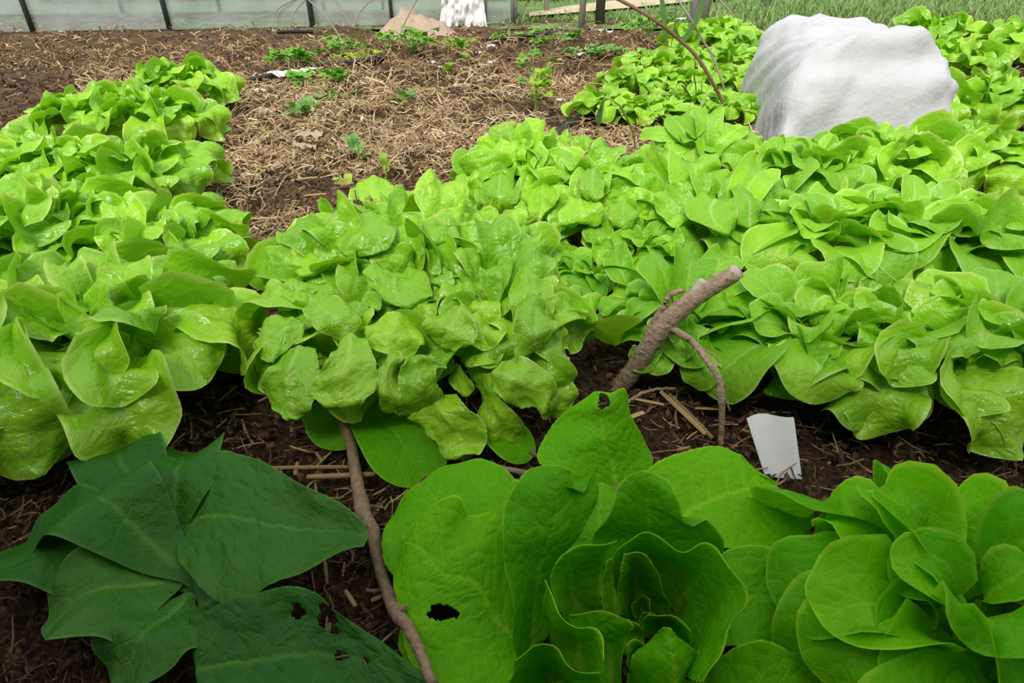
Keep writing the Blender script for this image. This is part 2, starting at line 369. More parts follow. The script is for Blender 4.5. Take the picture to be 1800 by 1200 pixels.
def dome_leaf(root, b, t, Wd, nv, rs, style, res=.0045, loc=None, mx=34, thick=0.0):
    """root/b/t: stem foot, blade base, tip; nv: blade normal hint -> mesh (coordinates relative to loc)"""
    root, b, t, nv = [np.asarray(a, float) for a in (root, b, t, nv)]
    L = np.linalg.norm(t - b) + 1e-4; nv = nrm(nv)
    arch = style.get('arch', .12) * L * rs.uniform(.5, 1.4); droop = style.get('droop', .10) * L * rs.uniform(-.3, 1.5)
    ctrl = np.array([root, b - nv * style.get('sink', .012), b + (t-b)*.5 + nv*arch, t - nv*droop])
    if style.get('curl'): ctrl = np.vstack([ctrl, t + nrm(b-t)*.06*L - nv*(droop + .16*L)])
    nt_ = int(np.clip((L * 1.5) / res, 9, mx * 1.2)); nu = int(np.clip(Wd / res, 8, mx))
    s = np.linspace(0, 1, nt_); s = 1 - (1 - s) ** 1.75
    Pm = spline(ctrl, s, .7)
    Wd = Wd * rs.uniform(.92, 1.12)
    arc = np.concatenate([[0], np.cumsum(np.linalg.norm(np.diff(Pm, axis=0), axis=1))]); tot = arc[-1]; tau = arc / tot
    d0 = np.linalg.norm(b - root); tb = np.clip(d0 / (d0 + L) - .22, .05, .6)
    q = np.clip((tau - tb) / (1 - tb), 0, 1); tc_ = float(np.clip(1 - .56 * Wd / max((1-tb)*tot, 1e-4), .34, .82)) if style.get('round', True) else .5
    prof = np.where(q > tc_, np.sqrt(np.clip(1 - ((q-tc_)/(1-tc_))**2, 0, 1)), .0)
    sm = np.clip(q / tc_, 0, 1); sm = sm * sm * (3 - 2*sm)
    prof = np.where(q <= tc_, .16 + .84 * sm**.62, prof); prof = np.where(tau < tb, .16, prof)
    prof = np.maximum(prof, .015)
    k = rs.randint(3, 6); prof = prof * (1 + style.get('lobe', .06) * np.sin(q * k * 3.0 + rs.uniform(0, 6)) * (q < .95))
    T = nrm(np.gradient(Pm, axis=0)); nv = nrm(nv + style.get('tilt', .0) * rs.normal(size=3)); tw = style.get('twist', 0) * rs.normal() * (q**1.3)[:, None]
    S = nrm(np.cross(T, nv + 0*T)); S = nrm(S * np.cos(tw) + np.cross(T, S) * np.sin(tw)); Nn = np.cross(S, T)
    u = np.linspace(-1, 1, nu); hw = Wd * .5
    x = u[None, :] * (hw * prof)[:, None]; y = np.repeat(arc[:, None], nu, 1)
    kap = rs.uniform(*style.get('cup', (-.5, .7))); asym = rs.uniform(-.35, .35)
    ang = kap * (1 + asym * np.sign(u)) * np.abs(u)
    ka = np.where(np.abs(ang) < 1e-3, 1e-3, ang)
    xs = x * (np.sin(ka) / ka)[None, :]; zs = np.abs(x) * ((1 - np.cos(ka)) / ka)[None, :]
    th = np.arctan2(x, (q[:, None] - tc_ * .8) * hw * 2 + 1e-5)
    Yq = ((q - tc_)/(1 - tc_)).clip(0, 1)[:, None]
    rho = np.where(q[:, None] > tc_, np.sqrt(np.clip((x/hw)**2 + Yq**2, 0, 1)), np.abs(u)[None, :])
    kr = rs.randint(3, 6); ph = rs.uniform(0, 6.28)
    qq = np.clip(q * 1.6, 0, 1)[:, None]
    zs = zs + style.get('ruf', .16) * hw * rho**2.2 * np.sin(kr * th + ph) * qq
    zs = zs + rs.uniform(*style.get('roll', (0, 0))) * hw * rho**3 * qq
    zs = zs + style.get('ruf2', .05) * hw * rho**3 * np.sin((kr * 2 + 3) * th + ph * 2.1) * qq
    zs = zs + style.get('rib', .10) * hw * (np.exp(-(x / (.22*hw))**2) * -.5) * qq * (1 - q**3)[:, None]
    if style.get('bl', 0): zs = zs + style['bl'] * (blister(x, y, style.get('cell', .015), rs) - .4) * (1 - rho**6) * qq
    notch = style.get('notch', .07) * rs.uniform(-.2, 1.0) * L * np.exp(-(u / .2)**2)[None, :] * (q**5)[:, None]
    P = Pm[:, None] + xs[..., None]*S[:, None] + zs[..., None]*Nn[:, None] - notch[..., None]*T[:, None]
    if loc is not None: P = P - np.asarray(loc)
    edge = np.maximum(np.abs(u)[None, :] * np.ones_like(q)[:, None], (q**3)[:, None])
    rimw = np.maximum(np.clip(1 - (1 - np.abs(u)[None, :]) * (hw * prof)[:, None] / .0026, 0, 1), np.clip(1 - (1 - tau)[:, None] * tot / .0026, 0, 1)) * qq
    return leaf_mesh('leaf', P, np.stack([x, y], -1), np.abs(u)[None, :] * np.ones_like(q)[:, None], q[:, None] * np.ones(nu)[None, :], rimw, thick)

OAK = dict(arch=.22, droop=.20, wide=.60, lobe=.06, cup=(-.55, .8), ruf=.27, ruf2=.05, rib=.25, bl=.014, cell=.018, notch=.10, roll=(-.26, .28), tilt=.24, twist=.18)
OAKTIP = dict(OAK, roll=(-.2, .3), droop=.05, cup=(-.3, 1.0), ruf=.36, ruf2=.10)
BUT = dict(arch=.10, droop=.02, wide=.60, lobe=.03, cup=(.1, .95), ruf=.10, ruf2=.02, rib=.16, bl=.0035, cell=.02, notch=.03, tilt=.18, twist=.2)
BUTF = dict(BUT, roll=(-.15, .25), cup=(-.5, .7), droop=.12, arch=.16, ruf=.20, ruf2=.04)

class Dome:
    def __init__(self, heads): self.h = heads      # (x, y, R, H)
    def z(self, x, y):
        best = 0.0
        for (a, b_, R, H) in self.h:
            d = math.hypot(x-a, y-b_) / R
            if d < 1: best = max(best, H * (1 - d**2.4) ** .55)
        return best + 0.0
    def n(self, x, y):
        e = .02; return nrm(np.array([(self.z(x-e, y) - self.z(x+e, y)), (self.z(x, y-e) - self.z(x, y+e)), 2*e * 1.0]))
    def hit(self, px, py):
        d = ray(px, py); d = d / np.linalg.norm(d); o = np.array([0, 0, CH]); t = .3
        while t < 6:
            p_ = o + d * t
            if p_[2] < max(self.z(p_[0], p_[1]), .02): return p_
            t += .006
        return o + d * t
    def near(self, p_):
        return min(self.h, key=lambda k: ((p_[0]-k[0])**2 + (p_[1]-k[1])**2) / k[2]**2)

def build_clump(roots, dome, picks, mats, styles, nfill, seed, sz=1.0, fstyle=None, fsize=.46, pw=1.0):
    """roots: one Empty per head of the dome; every leaf is a child of the head it grows from"""
    rs = np.random.RandomState(seed)
    def home(p_):
        k = dome.near(p_); return dome.h.index(k)
    for (bx, by, tx, ty, w, *opt) in picks:
        b = dome.hit(bx, by); t = dome.hit(tx, ty)
        ax = np.array([0, ct, -st]); db = (b - [0, 0, CH]) @ ax; dt = (t - [0, 0, CH]) @ ax
        lw = math.hypot(tx-bx, ty-by) * db / F; t = atd(tx, ty, db + float(np.clip(dt - db, -.55*lw, .75*lw)))
        i = home(b); hx, hy, R, H = dome.h[i]
        mid = (b + t) / 2; nv = dome.n(*mid[:2]); cv = nrm(np.array([0, 0, CH]) - mid)
        nv = nrm(nv + .35 * cv)
        b = b - .012 * nv
        t = t + .012 * nv
        out = nrm(np.array([b[0]-hx, b[1]-hy, 0]) + 1e-6)
        root = np.array([hx, hy, .015]) + out * R * .15
        depth = mid @ np.array([0, ct, -st]) + CH * st
        Wd = w * pw * depth / F
        me = dome_leaf(root, b, t, Wd, nv, rs, styles[0], .0038, (hx, hy, 0), 36)
        obj('leaf', me, mats[i], roots[i])
    for i, (hx, hy, R, H) in enumerate(dome.h):
        for k in range(nfill[i]):
            r = ((k + .5) / nfill[i]) ** .62; a = k * 2.39996 + rs.uniform(-.3, .3)
            rb = R * (.02 + .60 * r); rt = R * (.22 + .70 * r)
            dx, dy = math.cos(a), math.sin(a); a2 = a + rs.uniform(-.25, .25)
            b = np.array([hx + dx*rb, hy + dy*rb, 0]); t = np.array([hx + math.cos(a2)*rt, hy + math.sin(a2)*rt, 0])
            b[2] = max(.01, dome.z(b[0], b[1]) - .03); t[2] = max(.012, dome.z(t[0], t[1]) - .012 + rs.uniform(-.01, .015))
            mid = (b + t) / 2; nv = nrm(dome.n(*mid[:2]) + np.array([0, 0, .25]))
            root = np.array([hx + dx*R*.12, hy + dy*R*.12, .01])
            Wd = R * fsize * (.45 + .75 * r) * rs.uniform(.85, 1.2) * sz
            stl = styles[1] if r > .3 else (fstyle or styles[2])
            obj('leaf', dome_leaf(root, b, t, Wd, nv, rs, stl, .0055, (hx, hy, 0), 26), mats[i], roots[i])

LET = 'lettuce'
def head_root(x, y, label, group=None):
    return empty('lettuce', (x, y, 0), label, LET, group)

# --- the big clump left of centre: three heads grown together
def hd(px, py, z, R, H): q = at(px, py, z); return (q[0], q[1], R, H)
A = Dome([hd(690, 440, .16, .285, .235), hd(875, 545, .14, .225, .20), hd(620, 580, .12, .215, .18), hd(830, 420, .12, .2, .19)])
rootsA = [head_root(A.h[0][0], A.h[0][1], 'crinkled light green lettuce at the back left of the big clump, touching the straw'),
          head_root(A.h[1][0], A.h[1][1], 'crinkled light green lettuce at the right of the big clump, beside the forked branch'),
          head_root(A.h[2][0], A.h[2][1], 'crinkled lettuce at the front left of the big clump, overhanging the long twig'),
          head_root(A.h[3][0], A.h[3][1], 'small crinkled lettuce squeezed behind the big clump, next to the second row')]
picksA = [
 (668, 455, 640, 375, 112), (692, 372, 648, 318, 88), (735, 378, 700, 322, 70), (738, 385, 722, 335, 70), (778, 395, 772, 318, 92), (752, 402, 828, 380, 40),
 (622, 432, 572, 388, 85), (582, 448, 512, 402, 80), (608, 470, 508, 444, 84), (728, 462, 712, 392, 62), (730, 470, 688, 455, 60), (780, 440, 772, 396, 72),
 (780, 470, 764, 428, 66), (545, 480, 466, 468, 76), (555, 505, 460, 502, 76), (545, 535, 446, 548, 80), (735, 468, 690, 556, 128), (600, 455, 608, 512, 70),
 (585, 495, 515, 498, 74), (632, 570, 538, 528, 96), (640, 580, 590, 540, 80), (630, 560, 740, 606, 100), (765, 540, 830, 598, 100), (770, 520, 745, 568, 52),
 (800, 470, 778, 500, 62), (815, 480, 828, 535, 62), (860, 520, 835, 572, 66), (876, 530, 880, 455, 66), (880, 470, 868, 398, 84), (840, 480, 815, 440, 54),
 (545, 565, 452, 612, 92), (560, 605, 506, 738, 108), (625, 600, 598, 720, 128), (712, 632, 682, 735, 66), (780, 610, 738, 742, 92), (790, 690, 808, 812, 100),
 (765, 640, 798, 608, 36), (830, 600, 880, 640, 56), (790, 650, 830, 690, 46), (885, 625, 950, 728, 112), (845, 700, 905, 786, 86),
 (890, 550, 965, 492, 88), (890, 575, 975, 600, 96), (880, 580, 918, 640, 82), (955, 400, 988, 494, 86), (900, 470, 925, 410, 70), (945, 575, 1012, 542, 70),
 (940, 590, 992, 632, 70), (930, 640, 992, 700, 88), (960, 660, 985, 735, 80), (905, 500, 960, 440, 70), (860, 560, 845, 620, 70), (700, 590, 660, 640, 80)]
HC = [(650,408),(700,505),(575,555),(700,590),(605,660),(512,680),(490,595),(735,675),(800,755),(685,680),(925,680),(985,455),(935,530),(940,580),(800,580),(725,360),(655,345),(775,415),(540,460)]
picksA = [p_ for p_ in picksA if min(math.hypot(p_[0]*.4+p_[2]*.6-a, p_[1]*.4+p_[3]*.6-b_) for a, b_ in HC) > 30]
build_clump(rootsA, A, picksA, [M['oak']]*4, (OAK, OAK, OAKTIP), (30, 28, 28, 22), 11)
# two big shaded basal leaves lying on the soil under the clump
def soil_leaf(parent, bx, by, tx, ty, w, z0, z1, mat, style, seed, zr=.03, th=0.0, tilt=(0, 0, 1)):
    rs = np.random.RandomState(seed); b = at(bx, by, z0); t = at(tx, ty, z1); loc = np.array(parent.location)
    mid = (b+t)/2; Wd = w * (mid @ np.array([0, ct, -st]) + CH*st) / F
    root = b + (b - t) * .35; root[2] = zr
    obj('leaf', dome_leaf(root, b, t, Wd, np.array(tilt, float), rs, style, .004, loc, 40, th), mat, parent)
FLAT = dict(arch=.08, droop=.06, wide=.55, lobe=.03, cup=(-.2, .15), ruf=.06, ruf2=.01, rib=.10, bl=.0015, cell=.02, notch=0)
soil_leaf(rootsA[2], 640, 700, 752, 838, 150, .05, .02, M['front'], FLAT, 5)
soil_leaf(rootsA[2], 600, 690, 600, 790, 120, .05, .015, M['front'], FLAT, 6)
soil_leaf(rootsA[1], 850, 740, 935, 800, 90, .05, .02, M['front'], FLAT, 7)

# --- second row
B = Dome([hd(905, 300, .14, .235, .21), hd(1055, 325, .14, .24, .205)])
rootsB = [head_root(B.h[0][0], B.h[0][1], 'crinkled light green lettuce of the second row, nearest the straw mulch'),
          head_root(B.h[1][0], B.h[1][1], 'crinkled yellow-green lettuce of the second row, in front of the black pipe end')]
picksB = [
 (905, 262, 885, 222, 74), (930, 262, 938, 216, 56), (940, 290, 935, 262, 46), (970, 262, 980, 234, 44), (1000, 265, 1000, 234, 44), (1030, 270, 1030, 230, 46),
 (880, 275, 845, 260, 60), (895, 290, 818, 320, 72), (890, 300, 830, 345, 66), (920, 290, 895, 300, 70), (875, 300, 875, 368, 76), (940, 300, 945, 330, 50),
 (955, 310, 948, 392, 76), (1010, 300, 990, 320, 60), (1045, 300, 1030, 362, 70), (1000, 345, 988, 410, 56), (1040, 350, 1058, 400, 62), (1060, 340, 1100, 406, 72),
 (1040, 395, 1062, 436, 62), (1070, 300, 1130, 330, 60), (1080, 330, 1165, 355, 60), (1085, 355, 1150, 372, 56), (1050, 290, 1080, 262, 52), (1060, 300, 1100, 290, 52),
 (900, 350, 912, 420, 66), (1015, 380, 960, 400, 60)]
build_clump(rootsB, B, picksB, [M['oak']]*2, (OAK, OAK, OAKTIP), (34, 36), 12)

# --- right hand heads
E = Dome([hd(1200, 530, .12, .185, .15)])
rootE = [head_root(E.h[0][0], E.h[0][1], 'smooth bright green lettuce directly behind the forked branch')]
picksE = [(1105, 520, 1062, 558, 62), (1150, 520, 1108, 566, 66), (1185, 540, 1150, 455, 92), (1205, 540, 1215, 448, 100), (1100, 500, 1085, 430, 64), (1120, 490, 1046, 470, 66),
 (1170, 585, 1250, 632, 92), (1190, 580, 1200, 640, 100), (1215, 620, 1238, 686, 78), (1260, 580, 1325, 635, 78), (1240, 540, 1300, 548, 84), (1270, 540, 1345, 560, 80),
 (1245, 510, 1335, 500, 92), (1230, 500, 1290, 460, 84), (1140, 600, 1120, 655, 70), (1160, 620, 1150, 660, 70), (1180, 530, 1165, 510, 46), (1210, 535, 1190, 505, 50), (1225, 560, 1215, 595, 50),
 (1190, 520, 1230, 480, 60), (1170, 560, 1150, 590, 56), (1300, 590, 1370, 610, 76)]
build_clump(rootE, E, picksE, [M['deep']], (BUTF, BUTF, BUT), (26,), 13, fsize=.40, pw=.84)
Cc = Dome([hd(1260, 370, .12, .235, .19)])
rootC = [head_root(Cc.h[0][0], Cc.h[0][1], 'smooth bright lettuce with cupped pale heart leaves at the right of the second row')]
picksC = [(1170, 330, 1130, 262, 70), (1230, 330, 1215, 280, 120), (1270, 340, 1225, 305, 110), (1215, 380, 1160, 345, 80), (1250, 360, 1275, 412, 96), (1290, 370, 1340, 300, 90), (1230, 420, 1185, 440, 84),
 (1290, 430, 1270, 480, 100), (1310, 420, 1370, 460, 90), (1180, 400, 1130, 420, 70), (1200, 430, 1140, 470, 80), (1320, 370, 1390, 380, 90), (1250, 345, 1235, 320, 70), (1280, 350, 1305, 325, 60), (1320, 330, 1370, 310, 80)]
build_clump(rootC, Cc, picksC, [M['butter']], (BUTF, BUTF, BUT), (30,), 14, fsize=.40, pw=.84)
D = Dome([hd(1240, 250, .12, .22, .18)])
rootD = [head_root(D.h[0][0], D.h[0][1], 'smooth lettuce at the foot of the brown bent twig, left of the white fleece')]
picksD = [(1190, 240, 1130, 240, 50), (1210, 240, 1180, 205, 60), (1245, 240, 1240, 195, 64), (1265, 250, 1300, 225, 60), (1240, 262, 1250, 288, 64), (1270, 265, 1320, 285, 64), (1200, 262, 1165, 285, 56), (1280, 250, 1335, 255, 60)]
build_clump(rootD, D, picksD, [M['butter']], (BUTF, BUTF, BUT), (28,), 15, fsize=.40, pw=.84)

# --- leaves drawn as control grids: big near head and dark plant (rows base -> tip, each row left -> right edge)
def grid_leaf(parent, rows, mat, holes=(), seed=0, step=4.0, bl=.0022, cell=.022, ruf=.0025, thick=.0007, dome=None):
    rs = np.random.RandomState(seed); K = np.array([[(*p_,) for p_ in r] for r in rows], float)      # (R, C, 3) of px, py, z
    nR, nC = K.shape[:2]
    if dome is None: W3 = np.array([[at(*K[i, j]) for j in range(nC)] for i in range(nR)])
    else:                                           # third number = lift off the crown of the lettuce, towards the viewer
        ax = np.array([0, ct, -st]); cx, cy = K[..., 0].mean(), K[..., 1].mean()
        dc = (dome.hit(cx, cy) - [0, 0, CH]) @ ax; W3 = np.zeros_like(K)
        for i in range(nR):
            for j in range(nC):
                px, py, off = K[i, j]; d_ = (dome.hit(px, py) - [0, 0, CH]) @ ax; lw = .7 * math.hypot(px-cx, py-cy) * dc / F
                W3[i, j] = atd(px, py, dc + float(np.clip(d_ - dc, -lw, lw)) - off)
    span = max(np.linalg.norm(K[0, nC//2, :2] - K[-1, nC//2, :2]), 40); wid = max(np.linalg.norm(K[i, 0, :2] - K[i, -1, :2]) for i in range(nR))
    nt_ = int(np.clip(span*1.25 / step, 14, 90)); nu = int(np.clip(wid*1.15 / step, 14, 90))
    s = np.linspace(0, 1, nt_)
    Q = np.stack([spline(W3[:, j], s, .6) for j in range(nC)], 1)                                   # along
    P = np.stack([spline(Q[i], np.linspace(0, 1, nu), .6) for i in range(nt_)], 0)                  # across
    mid = P[:, nu//2]; arc = np.concatenate([[0], np.cumsum(np.linalg.norm(np.diff(mid, axis=0), axis=1))])
    dx = np.concatenate([np.zeros((nt_, 1)), np.cumsum(np.linalg.norm(np.diff(P, axis=1), axis=2), axis=1)], 1)
    x = dx - dx[:, [nu//2]]; y = np.repeat(arc[:, None], nu, 1); u = np.linspace(-1, 1, nu); q = arc / arc[-1]
    Nn = gnormals(P); rho = np.maximum(np.abs(u)[None, :], ((q - .6) / .4).clip(0, 1)[:, None])
    z = bl * (blister(x, y, cell, rs) - .4) * (1 - rho**8)
    z = z + ruf * rho**3 * (np.sin(arc * 95 + rs.uniform(0, 6))[:, None] * np.sign(u)[None, :] * (1-q**4)[:, None] + q[:, None]**3 * np.sin(x * 110 + rs.uniform(0, 6)))
    z = z - .0022 * np.exp(-(x / .0045)**2) * (1.1 - q)[:, None]
    # side veins pressed in
    sv = np.abs(((y - np.abs(x)*.85 + .02*vnoise(x*40+9, y*40+9, seed)) * 42) % 1 - .5)
    z = z - (.0012 if dome is None else .0005) * np.clip(1 - sv * 7, 0, 1) * (1 - rho**2)
    P = P + Nn * z[..., None]
    # fine toothed edge
    jag = .0007 * vnoise(y*900+3, u[None, :]*2+0*y, seed+1) * (np.abs(u)[None, :] > .97)
    P[:, 0] += (P[:, 1] - P[:, 0]) * rs.uniform(-.25, .35, (nt_, 1)); P[:, -1] += (P[:, -2] - P[:, -1]) * rs.uniform(-.25, .35, (nt_, 1))
    keep = np.ones((nt_, nu), bool)
    if holes:
        D_ = P - np.array([0, 0, CH]); dep = D_ @ np.array([0, ct, -st])
        ppx = 900 + F * D_[..., 0] / dep; ppy = 600 - F * (D_ @ np.array([0, st, ct])) / dep
        for (hx, hy, rx, ry) in holes:
            a = np.arctan2((ppy-hy)/ry, (ppx-hx)/rx)
            keep &= np.hypot((ppx-hx)/rx, (ppy-hy)/ry) > 1 + .18*np.sin(3*a+1) + .1*np.sin(5*a)
    P = P - np.array(parent.location)
    wseg = np.linalg.norm(P[:, -1] - P[:, 0], axis=1)
    rimw = np.maximum(np.clip(1 - (1 - np.abs(u)[None, :]) * .5 * dx[:, [-1]] / .0026, 0, 1), np.clip(1 - (arc[-1] - arc)[:, None] / .0026, 0, 1)) * np.clip(q*4-.4, 0, 1)[:, None]
    me = leaf_mesh('leaf', P, np.stack([x, y], -1), np.abs(u)[None, :]*np.ones((nt_, 1)), q[:, None]*np.ones((1, nu)), rimw, thick, keep)
    return obj('leaf', me, mat, parent)

q = at(1130, 1085, .0)
front = head_root(q[0], q[1], 'large smooth deep green butterhead lettuce filling the lower right foreground')
FL = [
 # outer leaf furthest left, behind the next
 ([[(900,1075,.03),(930,1050,.03),(960,1010,.03)], [(742,1045,.045),(850,960,.055),(935,890,.06)], [(676,990,.045),(775,905,.06),(902,838,.075)], [(678,925,.045),(742,862,.062),(848,806,.075)], [(700,885,.045),(738,845,.06),(785,818,.07)]], (), 2),
 # big left leaf with notch and hole
 ([[(905,1215,.03),(930,1130,.03),(925,1060,.04)], [(830,1225,.035),(872,1090,.045),(907,955,.08)], [(762,1208,.035),(832,1052,.06),(911,843,.13)], [(724,1168,.04),(797,1022,.07),(856,897,.10)], [(707,1112,.045),(762,1000,.075),(825,905,.095)], [(699,1062,.05),(737,978,.075),(807,872,.115)], [(694,1022,.052),(716,962,.07),(764,884,.10)], [(693,990,.053),(703,955,.06),(724,920,.075)]], ((778, 1076, 24, 11),), 3),
 # upright centre left leaf with the flap
 ([[(908,1160,.05),(940,1140,.03),(962,1122,.03)], [(903,1090,.09),(950,1060,.055),(987,1042,.05)], [(893,1010,.13),(955,1000,.09),(992,975,.08)], [(881,940,.16),(965,945,.13),(1028,925,.115)], [(886,893,.17),(968,893,.155),(1050,880,.13)], [(907,850,.178),(972,858,.17),(1045,828,.15)], [(932,822,.18),(973,832,.178),(1020,868,.155)], [(950,816,.18),(976,818,.18),(1003,824,.175)]], (), 4),
 # low leaf in the gap behind
 ([[(1010,1050,.03),(1045,1045,.03),(1080,1030,.03)], [(985,960,.05),(1050,950,.06),(1110,945,.05)], [(1000,895,.06),(1055,880,.07),(1100,890,.06)], [(1025,855,.06),(1060,850,.065),(1085,858,.06)]], (), 5),
 # back leaf with bitten tip
 ([[(1055,875,.03),(1085,862,.03),(1112,850,.03)], [(985,842,.06),(1078,812,.06),(1150,806,.035)], [(944,806,.07),(1068,772,.09),(1130,770,.06)], [(970,748,.09),(1066,737,.11),(1110,728,.10)], [(1015,708,.12),(1068,712,.13),(1103,697,.125)], [(1045,690,.13),(1076,688,.14),(1097,681,.14)]], ((1061, 705, 9, 13),), 6),
 # right back leaf
 ([[(1150,905,.05),(1170,940,.04),(1200,965,.04)], [(1128,838,.07),(1222,890,.06),(1262,965,.06)], [(1165,808,.08),(1275,862,.07),(1345,962,.06)], [(1225,787,.09),(1322,850,.07),(1410,945,.05)], [(1282,788,.085),(1355,848,.06),(1430,905,.045)], [(1332,828,.07),(1375,860,.055),(1405,885,.05)]], (), 7),
 # tall leaf at the back of the heart
 ([[(1060,1000,.06),(1110,985,.05),(1205,995,.06)], [(1040,952,.09),(1115,950,.075),(1272,972,.09)], [(1062,922,.12),(1122,920,.105),(1264,934,.12)], [(1076,890,.14),(1127,890,.128),(1242,917,.13)], [(1084,860,.152),(1132,865,.145),(1210,926,.125)], [(1104,836,.16),(1142,846,.158),(1193,882,.148)], [(1130,828,.162),(1152,832,.162),(1178,843,.158)]], (), 8),
 # inner left leaf
 ([[(1000,1100,.05),(1030,1088,.04),(1062,1078,.05)], [(979,1065,.09),(1015,1050,.065),(1054,1052,.075)], [(971,1015,.13),(1010,1012,.095),(1056,1002,.10)], [(979,985,.15),(1022,982,.13),(1072,967,.135)], [(1010,963,.158),(1042,956,.158),(1086,952,.155)]], (), 9),
 # folded leaf front left
 ([[(964,1125,.04),(978,1155,.03),(1000,1175,.03),(1030,1188,.04),(1052,1192,.07)], [(957,1070,.08),(976,1115,.065),(1005,1140,.05),(1035,1152,.06),(1060,1180,.10)], [(961,1017,.125),(979,1076,.12),(1013,1099,.12),(1046,1108,.125),(1066,1158,.13)]], (), 10),
 # lip at the bottom left
 ([[(898,1245,.04),(930,1255,.03),(965,1255,.03),(1000,1255,.04),(1052,1240,.06)], [(898,1205,.085),(930,1197,.055),(965,1195,.045),(998,1208,.06),(1055,1212,.10)], [(906,1162,.12),(938,1132,.122),(969,1138,.12),(997,1168,.12),(1055,1184,.128)]], (), 11),
 # pointed leaf between
 ([[(1040,1215,.04),(1070,1218,.04),(1092,1212,.05)], [(1035,1145,.06),(1078,1142,.065),(1098,1130,.08)], [(1002,1098,.09),(1058,1110,.085),(1114,1098,.11)], [(1000,1080,.10),(1050,1074,.105),(1106,1090,.11)]], (), 12),
 # long wavy leaf wrapping the heart on the right
 ([[(1110,1085,.03),(1118,1065,.03),(1135,1052,.03),(1155,1050,.03),(1170,1060,.03),(1180,1075,.03),(1185,1090,.03),(1185,1105,.03),(1180,1130,.03),(1170,1175,.03)],
   [(1088,1045,.065),(1102,1010,.07),(1135,990,.075),(1170,1000,.07),(1205,1008,.085),(1235,1035,.085),(1245,1065,.075),(1235,1100,.075),(1222,1140,.065),(1200,1190,.06)],
   [(1076,1000,.11),(1092,958,.14),(1130,937,.15),(1168,953,.148),(1200,967,.145),(1243,957,.15),(1292,1006,.15),(1311,1052,.14),(1284,1103,.12),(1240,1200,.10)]], (), 13),
 # heart leaves
 ([[(1092,1090,.05),(1120,1088,.035),(1182,1090,.045)], [(1090,1040,.10),(1120,1035,.065),(1174,1056,.075)], [(1090,1000,.13),(1118,1000,.105),(1156,1012,.118)], [(1096,972,.142),(1116,969,.145),(1138,977,.14)]], (), 14),
 ([[(1150,1122,.04),(1165,1128,.04),(1186,1134,.04)], [(1128,1098,.08),(1166,1092,.055),(1213,1130,.075)], [(1140,1076,.10),(1181,1085,.10),(1213,1110,.10)]], (), 15),
 ([[(1115,1205,.045),(1185,1210,.08),(1205,1198,.045)], [(1112,1150,.08),(1183,1162,.10),(1227,1160,.065)], [(1140,1122,.09),(1178,1126,.11),(1213,1138,.085)], [(1168,1105,.11),(1177,1103,.115),(1186,1112,.108)]], (), 16),
 ([[(1118,1210,.04),(1128,1205,.04),(1140,1205,.04)], [(1106,1165,.07),(1122,1160,.055),(1145,1160,.06)], [(1104,1134,.09),(1116,1128,.09),(1135,1135,.085)]], (), 17),
 ([[(1060,1088,.03),(1080,1088,.028),(1097,1082,.03)], [(1058,1030,.05),(1080,1030,.045),(1103,1025,.05)], [(1066,985,.075),(1086,975,.078),(1106,985,.07)]], (), 23),
 ([[(1098,1150,.03),(1115,1155,.028),(1132,1150,.03)], [(1096,1118,.045),(1114,1116,.042),(1132,1112,.05)], [(1102,1100,.06),(1114,1096,.062),(1126,1100,.06)]], (), 24),
 ([[(1120,1100,.03),(1132,1104,.03),(1142,1100,.03)], [(1112,1068,.06),(1130,1072,.045),(1146,1072,.06)], [(1122,1050,.07),(1132,1046,.075),(1142,1052,.07)]], (), 18),
 ([[(1128,1120,.03),(1138,1124,.03),(1148,1118,.03)], [(1122,1094,.055),(1138,1096,.045),(1152,1090,.06)], [(1130,1076,.07),(1140,1073,.075),(1150,1076,.07)]], (), 19),
 # outer right leaves
 ([[(1215,1030,.04),(1220,1080,.035),(1230,1125,.04)], [(1276,966,.08),(1300,1040,.065),(1285,1135,.055)], [(1332,958,.09),(1372,1040,.068),(1345,1142,.055)], [(1402,985,.08),(1425,1050,.065),(1395,1130,.05)], [(1432,1030,.06),(1442,1060,.06),(1428,1100,.05)]], (), 20),
 ([[(1225,1190,.04),(1230,1230,.035),(1240,1270,.04)], [(1285,1142,.08),(1300,1205,.06),(1290,1285,.05)], [(1335,1124,.09),(1372,1205,.065),(1352,1292,.05)], [(1412,1158,.07),(1432,1212,.06),(1412,1270,.05)]], (), 21),
 ([[(860,1150,.02),(880,1190,.02),(900,1230,.02)], [(760,1130,.025),(790,1195,.03),(820,1270,.03)], [(705,1100,.025),(740,1180,.03),(760,1262,.03)], [(700,1130,.02),(720,1180,.025),(735,1230,.02)]], (), 22),
]
for rows, holes, sd in FL: grid_leaf(front, rows, M['front'], holes, sd, 3.2 if holes else 4.2)

